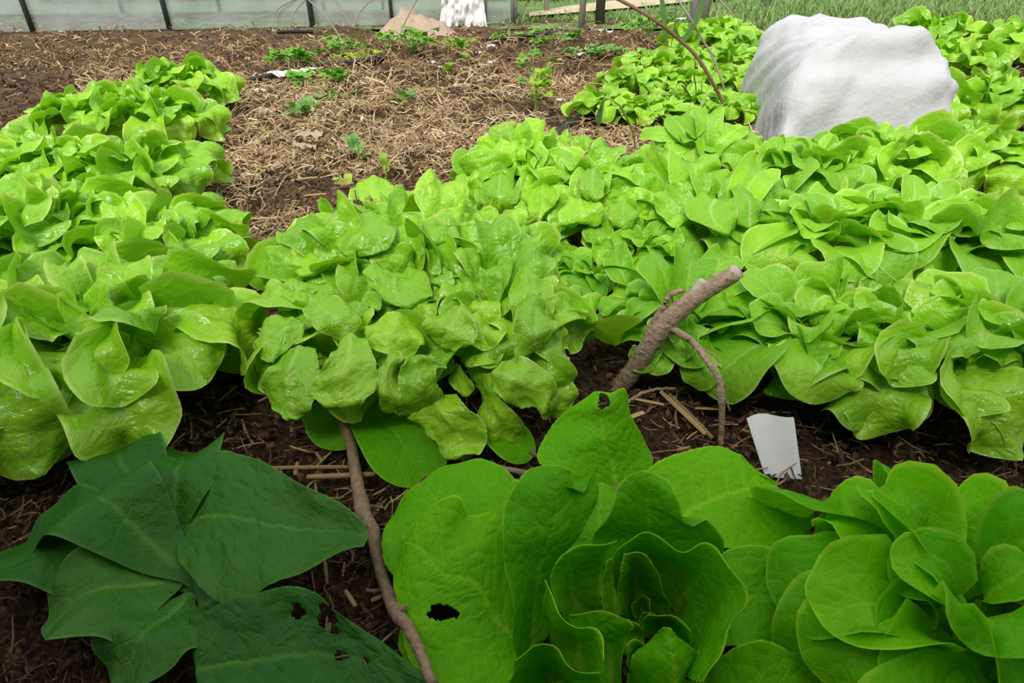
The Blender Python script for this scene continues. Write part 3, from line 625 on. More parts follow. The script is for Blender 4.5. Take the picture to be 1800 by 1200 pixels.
# leaves of the big clump that can be told apart in the photograph, each from its own outline
HA = [
 (0, [((592,430),(600,446),(620,455)), ((603,400),(628,420),(655,448)), ((622,380),(652,402),(680,436)), ((650,370),(672,388),(694,415)), ((672,374),(684,380),(696,398))], .004),
 (0, [((660,465),(703,480),(722,464)), ((636,478),(695,497),(745,480)), ((645,500),(688,515),(757,500)), ((665,520),(690,532),(757,520)), ((690,538),(712,541),(738,531))], .012),
 (2, [((600,605),(622,590),(637,570)), ((572,588),(595,565),(620,540)), ((548,572),(565,545),(590,521)), ((534,550),(545,530),(568,513)), ((534,535),(540,522),(552,514))], .006),
 (2, [((640,572),(640,590),(650,610)), ((672,556),(680,588),(690,625)), ((705,552),(715,590),(712,632)), ((732,565),(735,595),(730,622)), ((741,585),(742,598),(740,608))], .004),
 (2, [((596,600),(618,590),(640,596)), ((576,635),(608,630),(660,630)), ((553,663),(603,668),(662,665)), ((543,690),(600,698),(660,685)), ((560,707),(602,716),(640,702))], .022),
 (2, [((500,618),(530,612),(555,612)), ((472,648),(515,650),(562,650)), ((461,685),(508,690),(560,690)), ((478,718),(512,718),(548,718)), ((505,735),(522,738),(540,733))], .004),
 (2, [((515,555),(535,575),(530,600)), ((490,552),(500,585),(500,620)), ((465,570),(472,600),(478,636)), ((452,592),(456,610),(462,632))], .0),
 (2, [((703,735),(740,730),(780,690)), ((700,700),(735,690),(768,672)), ((700,665),(732,660),(770,652)), ((708,640),(740,638),(785,645)), ((728,627),(750,625),(770,634))], .018),
 (2, [((715,735),(765,700),(800,690)), ((745,755),(785,730),(825,720)), ((765,775),(800,765),(855,752)), ((775,800),(808,790),(855,780)), ((790,808),(810,800),(838,798))], .010),
 (2, [((672,720),(690,728),(705,735)), ((664,690),(685,695),(702,700)), ((663,655),(683,655),(702,650)), ((675,632),(692,626),(708,634))], .010),
 (1, [((870,680),(868,655),(880,634)), ((885,705),(900,670),(912,628)), ((910,714),(930,680),(945,640)), ((940,714),(955,690),(972,662)), ((952,728),(962,712),(973,692))], .010),
 (1, [((944,425),(965,412),(995,420)), ((945,448),(980,440),(1014,437)), ((952,470),(985,468),(1022,462)), ((966,488),(992,492),(1014,482))], .010),
 (1, [((905,580),(935,575),(970,560)), ((898,545),(935,535),(976,530)), ((893,515),(930,505),(970,503)), ((905,485),(930,478),(955,486))], .006),
 (1, [((905,640),(940,620),(972,600)), ((903,590),(935,585),(978,575)), ((905,555),(935,545),(965,545)), ((915,530),(937,520),(957,528))], .020),
 (2, [((745,590),(770,610),(800,615)), ((748,565),(785,580),(830,605)), ((765,550),(800,558),(840,585)), ((790,541),(812,543),(835,556))], .012),
 (0, [((700,380),(730,385),(760,372)), ((690,350),(722,360),(757,352)), ((692,338),(715,342),(745,338))], .006),
 (0, [((615,372),(650,375),(690,365)), ((612,345),(650,350),(695,345)), ((628,322),(655,325),(690,324)), ((640,314),(658,313),(678,315))], .0),
 (0, [((745,440),(770,440),(800,435)), ((741,415),(770,425),(808,415)), ((742,398),(775,408),(806,402)), ((752,394),(775,400),(797,397))], .010),
 (0, [((545,470),(575,480),(600,450)), ((510,470),(540,485),(570,455)), ((503,450),(520,465),(545,440)), ((506,438),(518,440),(530,434))], .006),
]
def crown_leaf(root, rows, ex, k, dome, mat, bl=.0085, cell=.020, ruf=.0055):
    ra, rb = np.array(rows[-2], float), np.array(rows[-1], float); m_ = rb[1] + (rb[1]-ra[1])*.22
    rows = rows + [tuple(tuple(m_ + (rb[c]-rb[1])*.42) for c in range(3))]; nr_ = len(rows); rw = []
    for i, r in enumerate(rows):
        lift = (.010 if i == 0 else .030 if i < nr_-1 else .022) + ex
        rw.append([(p_[0], p_[1], lift + (.008 if j == 1 and 0 < i < nr_-1 else 0) + (.010*math.sin(i*1.9+k*1.3+j*1.1) if j != 1 and i else 0)) for j, p_ in enumerate(r)])
    return grid_leaf(root, rw, mat, (), 400+k, 3.4, bl=bl, cell=cell, ruf=ruf, thick=.0007, dome=dome)
for k, (hi, rows, ex) in enumerate(HA): crown_leaf(rootsA[hi], rows, ex, k, A, M['oak'])
HB = [
 (0, [((850,312),(880,305),(903,312)), ((841,335),(876,335),(914,335)), ((845,355),(878,360),(908,358))], .008),
 (0, [((925,325),(950,320),(975,330)), ((918,345),(950,350),(984,345)), ((930,368),(955,372),(975,362)), ((935,385),(948,388),(957,378))], .014),
 (1, [((1000,345),(1020,352),(1040,352)), ((985,370),(1021,372),(1062,365)), ((983,398),(1018,390),(1055,393))], .012),
 (1, [((1075,360),(1095,355),(1118,364)), ((1070,382),(1097,382),(1121,380)), ((1078,398),(1098,402),(1115,398))], .008),
 (1, [((1022,302),(1045,298),(1060,308)), ((1017,325),(1042,325),(1064,325)), ((1027,348),(1045,350),(1060,345))], .018),
 (0, [((853,250),(885,250),(920,245)), ((855,232),(885,228),(920,222)), ((868,222),(890,216),(916,216))], .0),
 (1, [((1025,398),(1050,395),(1072,400)), ((1024,415),(1052,418),(1078,415)), ((1035,425),(1058,432),(1073,428))], .004),
 (0, [((880,285),(900,282),(925,285)), ((880,272),(900,265),(925,268)), ((880,290),(902,296),(920,292))][:2] + [((885,255),(902,252),(922,256))], .006),
]
for k, (hi, rows, ex) in enumerate(HB): crown_leaf(rootsB[hi], rows, ex, 40+k, B, M['oak'], .009)
HCc = [
 ([((1235,335),(1255,350),(1290,345)), ((1205,355),(1250,377),(1297,360)), ((1208,380),(1262,397),(1296,382)), ((1250,402),(1275,410),(1291,400))], .025),
 ([((1130,315),(1160,322),(1200,320)), ((1140,297),(1190,300),(1248,302)), ((1180,277),(1215,274),(1252,272))], .006),
 ([((1295,395),(1315,400),(1335,388)), ((1293,360),(1315,362),(1338,352)), ((1283,328),(1300,332),(1322,340))], .015),
 ([((1105,300),(1122,306),(1138,312)), ((1112,275),(1138,280),(1160,287)), ((1130,257),(1148,256),(1164,266))], .0),
 ([((1175,345),(1205,350),(1240,345)), ((1168,332),(1205,330),(1250,330)), ((1180,322),(1215,318),(1250,320))], .012),
]
for k, (rows, ex) in enumerate(HCc): crown_leaf(rootC[0], rows, ex, 60+k, Cc, M['butter'], .004, .024, .006)
for k, (bx, by, tx, ty, w) in enumerate([(1040, 1230, 960, 1480, 260), (1130, 1240, 1150, 1520, 280), (1210, 1230, 1330, 1470, 260), (1060, 1210, 1030, 1330, 170), (1190, 1210, 1240, 1340, 170)]):
    soil_leaf(front, bx, by, tx, ty, w, .05, .04 if k < 3 else .09, M['front'], dict(FLAT, cup=(.1, .5), ruf=.12), 90+k)

q = at(330, 1000, 0)
darkp = empty('leafy_plant', (q[0], q[1], 0), 'dark green broad-leaved plant at lower left, its lower leaf full of slug holes', 'plant')
DL = [
 ([[(300,850,.05),(310,905,.04),(310,985,.05)], [(375,795,.08),(400,890,.065),(398,1062,.06)], [(450,806,.09),(480,912,.075),(462,1036,.08)], [(528,850,.10),(548,918,.08),(545,997,.095)], [(600,884,.10),(604,930,.088),(602,970,.10)], [(640,918,.096),(645,938,.096),(640,960,.096)]], (), 31),
 ([[(330,1085,.05),(340,1165,.045),(360,1265,.05)], [(430,1046,.075),(460,1150,.06),(480,1285,.06)], [(532,1032,.09),(570,1130,.07),(600,1285,.065)], [(596,1078,.09),(650,1150,.08),(690,1272,.065)], [(676,1130,.085),(712,1180,.08),(742,1250,.07)], [(738,1180,.08),(755,1200,.08),(765,1228,.075)]],
  ((524, 1074, 8, 12), (574, 1084, 14, 20), (590, 1108, 7, 5), (599, 1152, 9, 8), (643, 1161, 4, 4)), 32),
 ([[(330,1010,.04),(345,1060,.03),(350,1100,.04)], [(400,1000,.05),(430,1040,.04),(420,1090,.04)], [(470,1010,.05),(490,1035,.05),(480,1065,.04)]], (), 33),
]
for rows, holes, sd in DL: grid_leaf(darkp, rows, M['dark'], holes, sd, 3.0 if holes else 4.5, bl=.0045, cell=.026)
DST = dict(arch=.16, droop=.18, wide=.5, lobe=.05, cup=(-.3, .5), ruf=.16, ruf2=.05, rib=.2, bl=.004, cell=.026, notch=.05)
for k, (bx, by, tx, ty, w, z0, z1) in enumerate([(280, 960, 120, 860, 190, .06, .07), (270, 1010, 60, 1080, 200, .05, .06), (300, 900, 330, 770, 150, .06, .06), (250, 900, 200, 770, 150, .05, .04), (300, 1060, 200, 1190, 190, .05, .05), (260, 1000, 20, 960, 180, .04, .03)]):
    soil_leaf(darkp, bx, by, tx, ty, w, z0, z1, M['dark'], DST, 70+k)

# --- generic heads from shared leaf meshes (side beds and the distant patch)
def leaf_set(style_in, style_out, seed, res=.0062, R=.22, H=.18, nr=7, nv=3, size=.62):
    dm = Dome([(0, 0, R, H)]); rs = np.random.RandomState(seed); out = []
    for k in range(nr):
        r = (k + .5) / nr; row = []
        for v in range(nv):
            rb = R*(.02+.60*r); rt = R*(.22+.80*r)
            b = np.array([rb, 0, max(.01, dm.z(rb, 0)-.03)]); t = np.array([rt, 0, max(.012, dm.z(rt, 0)-.005+rs.uniform(-.008, .015))])
            nv_ = nrm(dm.n((rb+rt)/2, 0) + np.array([0, 0, .2]))
            row.append(dome_leaf((.03, 0, .01), b, t, R*size*(.42+.75*r)*rs.uniform(.85, 1.2), nv_, rs, style_out if r > .3 else style_in, res, None, 30))
        out.append(row)
    return out
SETS = {'oak': leaf_set(OAKTIP, OAK, 21, size=.54), 'butter': leaf_set(BUT, BUTF, 22, size=.60), 'far': leaf_set(OAKTIP, dict(OAK, bl=.013, cell=.026), 23, res=.009, size=.46)}
def generic_head(x, y, R, n, kind, mat, label, group, seed, sq=1.0):
    rs = np.random.RandomState(seed); root = head_root(x, y, label, group); S_ = SETS[kind]; s0 = R / .22
    for k in range(n):
        r = ((k + .5) / n) ** .62; row = S_[min(int(r*len(S_)), len(S_)-1)]; me = row[rs.randint(len(row))]
        o = obj('leaf', me, mat, root); o.rotation_euler = (rs.uniform(-.06, .06), rs.uniform(-.06, .06), k*2.39996 + rs.uniform(-.3, .3))
        s = s0 * rs.uniform(.9, 1.12); o.scale = (s, s, s * sq * rs.uniform(.92, 1.08))
    return root
for me_set, mt in (('oak', 'oak'), ('butter', 'butter'), ('far', 'oak')):
    pass
GR = 'lettuces of the distant patch'
far_heads = [
 (1068, 188, .20, 'pale crinkled lettuce at the near left corner of the distant patch, behind the grass stalk'),
 (1140, 195, .19, 'pale crinkled lettuce at the near edge of the distant patch, second from its left corner'),
 (1205, 185, .20, 'crinkled lettuce of the distant patch just left of the foot of the brown bent twig'),
 (1275, 195, .20, 'crinkled lettuce of the distant patch between the grey cane foot and the fleece'),
 (1105, 150, .22, 'pale lettuce in the second rank of the distant patch, at its left edge'),
 (1165, 148, .21, 'yellowish lettuce in the middle of the second rank of the distant patch'),
 (1230, 148, .21, 'lettuce under the arch of the brown bent twig in the distant patch'),
 (1290, 150, .22, 'lettuce against the left side of the white fleece in the distant patch'),
 (1140, 118, .24, 'lettuce in the third rank of the distant patch, in front of the leek leaves'),
 (1198, 112, .24, 'lettuce in the third rank of the distant patch, right of the leek leaves'),
 (1285, 112, .26, 'lettuce in the third rank of the distant patch, beside the upper end of the fleece'),
 (1222, 80, .32, 'lettuce at the far left of the last rank, before the pale fence posts'),
 (1262, 66, .34, 'furthest lettuce of all, in the middle of the last rank'),
 (1292, 86, .32, 'lettuce at the right end of the last rank, next to the meadow grass'),
]
for i, (px, py, R, lab) in enumerate(far_heads):
    q = at(px, py, .07); generic_head(q[0], q[1], R, 46 if py > 130 else 36, 'far', M['oak'], lab, GR, 100+i, .85 if i != 1 else .8)
SETS['deep'] = [[m_.copy() for m_ in row] for row in SETS['butter']]
for row in SETS['deep']:
    for m_ in row: m_.materials.clear(); m_.materials.append(M['deep'])
for (px, py, R, lab, sd) in ((1130, 440, .135, 'small smooth lettuce in the gap between the second row and the forked branch', 151), (1050, 475, .11, 'low dark lettuce squeezed between the big clump and the second row', 152)):
    q = at(px, py, .06); generic_head(q[0], q[1], R, 34, 'deep', M['deep'], lab, None, sd)
GL = 'lettuces of the left hand bed'
left_heads = [
 (190, 610, .25, 'light green lettuce of the left bed, nearest the big clump'),
 (0, 640, .26, 'light green lettuce at the left margin, in the front rank of the left bed'),
 (270, 440, .22, 'lettuce in the second rank of the left bed, at the edge of the straw'),
 (90, 430, .25, 'lettuce in the middle of the second rank of the left bed'),
 (-80, 440, .25, 'lettuce cut by the left margin in the second rank of the left bed'),
 (235, 310, .24, 'lettuce in the third rank of the left bed, closest to the straw'),
 (90, 305, .25, 'lettuce in the middle of the third rank of the left bed'),
 (-40, 310, .24, 'lettuce cut by the left margin in the third rank of the left bed'),
 (280, 215, .26, 'lettuce in the fourth rank of the left bed, at its right end'),
 (165, 215, .26, 'second lettuce from the right in the fourth rank of the left bed'),
 (320, 160, .28, 'furthest lettuce of the left bed, near the black hose'),
]
for i, (px, py, R, lab) in enumerate(left_heads):
    q = at(px, py, .1); generic_head(q[0], q[1], R, 44, 'oak', M['oak'], lab, GL, 200+i)
GQ = 'lettuces of the right hand bed'
right_heads = [
 (1440, 420, .23, 'smooth lettuce of the right bed directly right of the cupped heart leaves', 'butter'),
 (1600, 420, .24, 'smooth lettuce in the middle of the second rank of the right bed', 'butter'),
 (1760, 430, .24, 'smooth lettuce at the right margin in the second rank of the right bed', 'oak'),
 (1420, 590, .20, 'lettuce at the left end of the front rank of the right bed', 'butter'),
 (1580, 600, .22, 'lettuce in the middle of the front rank of the right bed', 'oak'),
 (1750, 610, .22, 'lettuce at the right end of the front rank of the right bed', 'butter'),
 (1420, 300, .22, 'lettuce of the right bed in front of the near end of the fleece', 'butter'),
 (1560, 290, .24, 'lettuce in the third rank of the right bed, right of the fleece end', 'oak'),
 (1700, 285, .25, 'lettuce in the third rank of the right bed, near the right margin', 'oak'),
 (1590, 190, .26, 'lettuce beside the right side of the white fleece', 'oak'),
 (1720, 185, .27, 'lettuce at the right margin, level with the white fleece', 'oak'),
 (1560, 120, .28, 'lettuce behind the right side of the white fleece', 'oak'),
 (1680, 115, .28, 'lettuce of the right bed in its last rank but one', 'oak'),
 (1640, 70, .34, 'furthest lettuce of the right bed', 'oak'),
 (1780, 90, .34, 'lettuce in the far right corner of the right bed', 'oak'),
 (1700, 1075, .20, 'deep green lettuce right of the large butterhead in the foreground', 'butter'),
]
butter_front = [[m_.copy() for m_ in row] for row in SETS['butter']]
for row in butter_front:
    for m_ in row: m_.materials.clear(); m_.materials.append(M['front'])
SETS['butterfront'] = butter_front
for row in SETS['butter']:
    for m_ in row: m_.materials.clear(); m_.materials.append(M['butter'])
for i, (px, py, R, lab, kind) in enumerate(right_heads):
    q = at(px, py, .1); f = py > 1000
    generic_head(q[0], q[1], R, 40, 'butterfront' if f else kind, M['front'] if f else M[kind], lab, GQ if not f else 'lettuces right of the foreground', 300+i)

# ------------------------------------------------------------------ twigs and branches
def P3(lst): return np.array([at(*a) for a in lst])
r0 = at(1090, 678, -.01)
br = empty('branch', r0, 'thick weathered grey-brown forked branch stuck slanting in the soil', 'branch')
def sub(name, pts, r, mat, parent, n=24, k=10, bump=.18, seed=0, wob=0.0):
    Pp = spline(P3(pts), n, .6); rr = np.interp(np.linspace(0, 1, n), np.linspace(0, 1, len(r)), r)
    if wob: Pp = Pp + np.random.RandomState(seed).uniform(-wob, wob, Pp.shape)
    base = np.array(parent.location) if parent is not None else np.zeros(3)
    pr = parent
    while pr is not None and pr.parent is not None: pr = pr.parent; base = base + np.array(pr.location)
    return tube_obj(name, Pp - base, rr, mat, parent, k, bump, seed)
_P3 = P3
def PD(lst): return np.array([atd(*a) for a in lst])
P3 = PD
stem = sub('stem', [(1084,690,1.10),(1120,640,1.03),(1150,595,.985),(1190,548,.955),(1245,508,.93),(1292,480,.91)], [.0165,.0165,.0165,.0165,.014,.0125], M['bark'], br, 40, 14, .16, 3)
sub('cut_end', [(1289,481.5,.912),(1298,476,.906)], [.0128,.0118], M['cutwood'], br, 3, 12, .1, 4)
sub('stub', [(1215,528,.942),(1230,505,.93),(1239,493,.925)], [.011,.010,.0085], M['cutwood'], br, 8, 10, .25, 5)
sub('side_twig', [(1136,590,.992),(1150,565,.975),(1165,540,.96),(1182,516,.95),(1203,512,.945)], [.006,.007,.006,.005,.0035], M['bark'], br, 22, 8, .35, 6, .0015)
sub('side_shoot', [(1176,574,.965),(1200,588,.95),(1215,598,.95),(1246,638,.93),(1262,664,.925),(1268,700,.93),(1268,757,.955),(1267,785,.965)], [.006,.0062,.0055,.0055,.006,.005,.0045,.004], M['bark'], br, 40, 8, .3, 7, .001)
sub('twiglet', [(1236,613,.94),(1252,622,.93),(1262,632,.93),(1261,646,.93)], [.0016,.0015,.0013,.001], M['bark'], br, 12, 6, .2, 8)
sub('twiglet', [(1170,585,.99),(1178,596,.98),(1184,604,.98)], [.0016,.0013,.001], M['bark'], br, 8, 6, .2, 9)
sub('twiglet', [(1122,613,1.04),(1115,607,1.03),(1110,609,1.03)], [.002,.0016,.001], M['bark'], br, 8, 6, .2, 10)
sub('twiglet', [(1268,690,.93),(1276,705,.935),(1283,722,.945)], [.003,.002,.0015], M['bark'], br, 8, 6, .2, 12)
P3 = _P3
tw = [(590,705,.05),(602,738,.04),(615,775,.03),(632,870,.022),(640,905,.024),(655,935,.026),(668,1000,.022),(688,1055,.034),(700,1080,.048),(725,1115,.066),(742,1155,.078),(762,1205,.086)]
t0 = at(590, 705, .05)
stick = empty('long_twig', t0, 'long brown knobbly twig lying on soil from the clump to the lower edge', 'twig')
sub('stem', tw, [.0078,.0078,.0080,.0086,.0105,.0098,.0076,.0072,.0084,.0064,.0054,.0048], M['bark_dark'], stick, 70, 12, .22, 13, .0008)
sub('knot', [(700,1080,.048),(707,1071,.055),(713,1066,.058)], [.006,.005,.003], M['bark_dark'], stick, 6, 8, .3, 14)
sub('knot', [(645,915,.028),(640,925,.036)], [.006,.004], M['bark_dark'], stick, 4, 8, .3, 15)
def twig(name, pts, r, mat, label, cat, n=24, bump=.1, seed=0, wob=0.0, k=8):
    Pp = spline(P3(pts), n, .6); rr = np.interp(np.linspace(0, 1, n), np.linspace(0, 1, len(r)), r)
    if wob: Pp = Pp + np.random.RandomState(seed).uniform(-wob, wob, Pp.shape)
    V, Fc = tube(Pp - Pp[0], rr, k, True, 0, bump, seed)
    o = obj(name, mesh_np(name, V, Fc), mat); o.location = Pp[0]; tag(o, label, cat); return o
def twig_d(name, pts, *a, **k):
    global P3
    keep = P3; P3 = PD
    try: return twig(name, pts, *a, **k)
    finally: P3 = keep
twig_d('bent_twig', [(1281,212,2.72),(1270,180,2.68),(1250,140,2.62),(1225,100,2.58),(1190,66,2.55),(1150,35,2.5),(1105,8,2.5),(1060,-14,2.5),(1000,-40,2.5)], [.0078,.0078,.0075,.0072,.007,.0068], M['twig'], 'brown twig bent into a tall arch over the distant lettuces', 'twig', 40, .12, 20)
twig_d('thin_cane', [(1279,180,3.05),(1268,140,3.0),(1250,95,2.98),(1235,70,2.95),(1215,35,2.9),(1192,0,2.9),(1175,-25,2.9)], [.0055,.0052,.005,.0045], M['wire'], 'thin grey cane leaning behind the arched twig', 'cane', 30, .1, 21)
twig('fallen_twig', [(1095,712,.005),(1125,693,.012),(1150,685,.015),(1187,682,.012)], [.003,.0035,.003,.0028], M['bark'], 'short grey twig on the soil at the foot of the forked branch', 'twig', 14, .3, 22, .0008)
twig('dark_twig', [(880,822,.02),(930,832,.03),(1000,845,.028),(1060,856,.03),(1095,860,.03)], [.004,.005,.005,.004], M['bark_dark'], 'dark thin stick on the soil behind the large butterhead', 'twig', 20, .3, 23, .0008)
twig('brown_stalk', [(932,794,.03),(945,801,.03),(957,808,.028)], [.003,.003,.0025], M['twig'], 'reddish stalk bit poking out left of the bitten leaf', 'stalk', 8, .2, 24)
twig('straw_stem', [(540,838,.012),(600,836,.014),(660,833,.012)][::1], [.004,.0045,.004], M['straw'], 'straight straw stem lying across the soil left of the long twig', 'straw', 12, .1, 25)
hoops = [
 ([(479,55),(484,21),(515,0),(560,-25)], 7.3, 'thin wire hoop nearest the left end of the plastic tunnel'),
 ([(506,62),(517,23),(536,0),(570,-30)], 7.0, 'second thin wire hoop in front of the plastic tunnel'),
 ([(618,106),(585,46),(543,0),(520,-20)], 4.9, 'long thin cane leaning left before the tunnel'),
 ([(693,98),(709,46),(732,0),(745,-25)], 5.3, 'thin grey cane leaning right near the parsley'),
 ([(621,50),(631,23),(654,0),(690,-25)], 7.0, 'thin brown wire hoop right of the first dark tunnel post'),
 ([(620,48),(605,25),(590,3),(570,-40)], 7.2, 'short thin cane crossing behind the brown wire hoop'),
 ([(792,40),(803,16),(822,0),(850,-30)], 7.6, 'thin cane before the crumpled white film'),
 ([(918,40),(927,15),(940,-5)], 7.8, 'thin cane left of the grey fence post'),
 ([(1300,62),(1290,30),(1265,0)], 6.2, 'thin grey stalk leaning over the last lettuces'),
]
for i, (pts, dd, lab) in enumerate(hoops):
    twig_d('thin_hoop' if 'hoop' in lab else 'thin_cane', [(a, b_, dd) for a, b_ in pts], [.008, .0075, .007], M['wire'], lab, 'hoop' if 'hoop' in lab else 'cane', 20, .05, 30+i, 0, 6)

# ------------------------------------------------------------------ pipes
Pp = spline(np.array([Gp(*a) + np.array([0, 0, .024]) for a in ((150,705),(300,688),(455,668),(560,640),(700,520),(880,330),(985,240),(1012,222),(1040,207))]), 80, .6)
pm = tube_obj('irrigation_pipe', Pp, .021, M['pipe'], None, 12); tag(pm, 'black plastic irrigation pipe running under the lettuces, one end showing behind the second row', 'pipe')
Pp = spline(np.array([Gp(*a) + np.array([0, 0, .034]) for a in ((300,185),(380,168),(452,150),(500,136),(560,125),(640,116),(700,108))]), 60, .6)
pm = tube_obj('irrigation_pipe', Pp, .018, M['pipe'], None, 10); tag(pm, 'black hose crossing the mulch at left behind the white scraps', 'pipe')
Pp = spline(np.array([Gp(*a) + np.array([0, 0, .034]) for a in ((850,76),(880,75),(930,70),(1000,60))]), 40, .6)
pm = tube_obj('irrigation_pipe', Pp, .018, M['pipe'], None, 10); tag(pm, 'black hose on the far mulch amid low weeds', 'pipe')
Pp = spline(np.array([Gp(*a) + np.array([0, 0, .034]) for a in ((490,63),(520,62),(550,62))]), 20, .6)
pm = tube_obj('irrigation_pipe', Pp, .018, M['pipe'], None, 10); tag(pm, 'short piece of black hose at the foot of the tunnel', 'pipe')

# ------------------------------------------------------------------ small plants in the mulch
def small_leaf(root, L, Wd, az, tilt, rs, style=None, res=.006, loc=None, mx=14):
    d = np.array([math.cos(az), math.sin(az), 0.0]); up = np.array([0, 0, 1.0])
    dirv = d*math.cos(tilt) + up*math.sin(tilt); nv = -d*math.sin(tilt) + up*math.cos(tilt)
    b = root + dirv*L*.3; t = root + dirv*L
    return dome_leaf(root, b, t, Wd, nv, rs, style or dict(arch=.1, droop=.15, wide=.45, lobe=.0, cup=(.0, .6), ruf=.05, ruf2=0, rib=.1, bl=0, notch=0), res, loc, mx)

def sprout(px, py, leaves, mat, name, label, cat='plant', group=None, h=.05, seed=0, stem_mat=None):
    rs = np.random.RandomState(seed); q = Gp(px, py); r = empty(name, q, label, cat, group)
    top = np.array([rs.uniform(-.01, .01), 0, h])
    V, Fc = tube(spline(np.array([[0, 0, -.01], [.004, 0, h*.5], top]), 6), [.0035, .003, .003, .0025, .002, .0015], 6)
    obj('stem', mesh_np('stem', V, Fc), stem_mat or mat, r)
    for (L, Wd, az, tilt, zf) in leaves:
        obj('leaf', small_leaf(np.array([0, 0, h*zf]), L, Wd, math.radians(az), math.radians(tilt), rs), mat, r)
    return r
sprout(632, 296, [(.075, .038, 150, 35, 1), (.07, .034, 115, 60, 1), (.06, .04, -20, 15, .7), (.055, .038, -75, -5, .45), (.055, .032, 60, 50, .8)], M['weed'], 'seedling', 'young broad-leaved seedling standing alone above the clump in the straw', h=.07, seed=1)
sprout(678, 318, [(.07, .03, 100, 75, .6), (.05, .02, 50, 50, .6)], M['yellow'], 'seedling', 'yellow-green seedling tip rising just behind the clump', h=.05, seed=2)
sprout(614, 335, [(.06, .035, 170, 20, .6), (.05, .03, 100, 35, .6)], M['yellow'], 'seedling', 'small chewed leaf peeping out behind the clump at left', h=.03, seed=3)
for i, (px, py, s, lab) in enumerate([(524, 214, 1, 'small weed lowest of the three in the left straw'), (548, 206, 1.1, 'small weed middle of the three in the left straw'), (580, 186, 1.2, 'bushy weed above the two small ones in the left straw'),
     (617, 182, .9, 'little weed next to the upright straws'), (712, 192, 1.1, 'single little weed in the middle of the straw'), (735, 96, 1.0, 'round-leaved weed at the right of the parsley'), (690, 95, 1.0, 'round-leaved weed left of the thin grey cane'),
     (785, 134, 1.0, 'small weed beside the white scraps in the middle'), (822, 118, 1.1, 'small weed by the white shell-like scrap'), (808, 95, 1.2, 'low weed right of the parsley bunch'), (640, 100, 1.3, 'upright leafy weed left of the parsley bunch'), (585, 85, 1.6, 'pale tall weed behind the parsley at left')]):
    rs = np.random.RandomState(40+i)
    lv = [(.075*s*rs.uniform(.8, 1.2), .045*s, rs.uniform(0, 360), rs.uniform(10, 60), rs.uniform(.5, 1)) for _ in range(6)]
    sprout(px, py, lv, M['weed'] if i < 5 else M['parsley'], 'weed', lab, 'plant', 'small weeds in the mulch', .04*s, 50+i)
def lobed(nl, L, rs):                               # a three lobed leaflet as one fan mesh
    V = [(0, 0, 0)]; Fc = []; n = 21
    for k in range(n):
        a = math.radians(-75 + 150*k/(n-1)); r = L*(.62 + .38*abs(math.cos(a*3.0))) * (1 + .10*math.sin(k*2.6)) * (.75+.25*math.cos(a))
        V.append((r*math.cos(a), r*math.sin(a), .10*L*math.sin(k*.9) - .2*r*r/L))
    for k in range(1, n): Fc.append((0, k, k+1))
    V = np.array(V); uv = V[:, [1, 0]]; col = np.tile([.5, .7, 0, 1], (len(V), 1)).astype(float)
    return mesh_np('leaf', V, np.array(Fc), uv, col)
def parsley(px, py, n, spread, h, mat, name, label, group, seed, size=.06):
    spread *= 1.15; h *= 1.15; n = int(n * 1.3)
    rs = np.random.RandomState(seed); q = Gp(px, py); r = empty(name, q, label, 'plant', group)
    ms = [lobed(3, size, rs) for _ in range(3)]
    for k in range(n):
        a = rs.uniform(0, 6.28); d = spread*math.sqrt(rs.rand()); tip = np.array([d*math.cos(a), d*math.sin(a), h*rs.uniform(.45, 1.0)])
        V, Fc = tube(spline(np.array([[0, 0, -.005], tip*np.array([.4, .4, .7]), tip]), 5), .0017, 5)
        o = obj('stalk', mesh_np('stalk', V, Fc), mat, r)
        for az in (0, 2.0, -2.0):
            l = obj('leaf', ms[rs.randint(3)], mat, o); l.location = tip; l.rotation_euler = (rs.uniform(-.4, .4), rs.uniform(-.6, .3), a + az*.55 + rs.uniform(-.2, .2)); l.scale = (rs.uniform(.8, 1.2),)*3
    return r
GP = 'parsley plants in the mulch'
parsley(520, 128, 14, .13, .14, M['parsley'], 'parsley', 'bushy parsley plant behind the white scraps at left', GP, 61)
parsley(565, 158, 12, .13, .10, M['parsley'], 'parsley', 'parsley plant right of the white scraps', GP, 62)
parsley(592, 108, 12, .16, .14, M['parsley'], 'parsley', 'parsley plant by the end of the black hose', GP, 63, .05)
parsley(630, 112, 10, .15, .08, M['yellow'], 'parsley', 'low yellowish parsley at the end of the black hose', GP, 64)
parsley(724, 94, 18, .22, .15, M['parsley'], 'parsley', 'bright parsley bunch at the foot of the thin grey cane', GP, 65, .055)
parsley(800, 84, 10, .2, .07, M['yellow'], 'parsley', 'low parsley patch right of the bright bunch', GP, 66)
parsley(950, 76, 16, .35, .09, M['parsley'], 'parsley', 'spreading parsley along the far hose', GP, 67, .06)
parsley(1060, 100, 12, .15, .06, M['weed'], 'parsley', 'bluish low parsley left of the distant lettuces', GP, 68)
parsley(1135, 70, 14, .2, .16, M['parsley'], 'parsley', 'tall parsley left of the leek', GP, 69, .06)
parsley(910, 96, 8, .14, .05, M['weed'], 'parsley', 'dark low parsley amid the far mulch', GP, 70)
parsley(1020, 98, 7, .1, .04, M['weed'], 'parsley', 'small dark parsley below the white crumbs', GP, 71)
parsley(940, 212, 9, .06, .19, M['yellow'], 'celery_plant', 'yellow-green young celery plant standing behind the second row', None, 72, .04)
parsley(935, 190, 8, .08, .26, M['parsley'], 'celery_plant', 'taller green celery shoot just behind the yellow one', None, 73, .04)
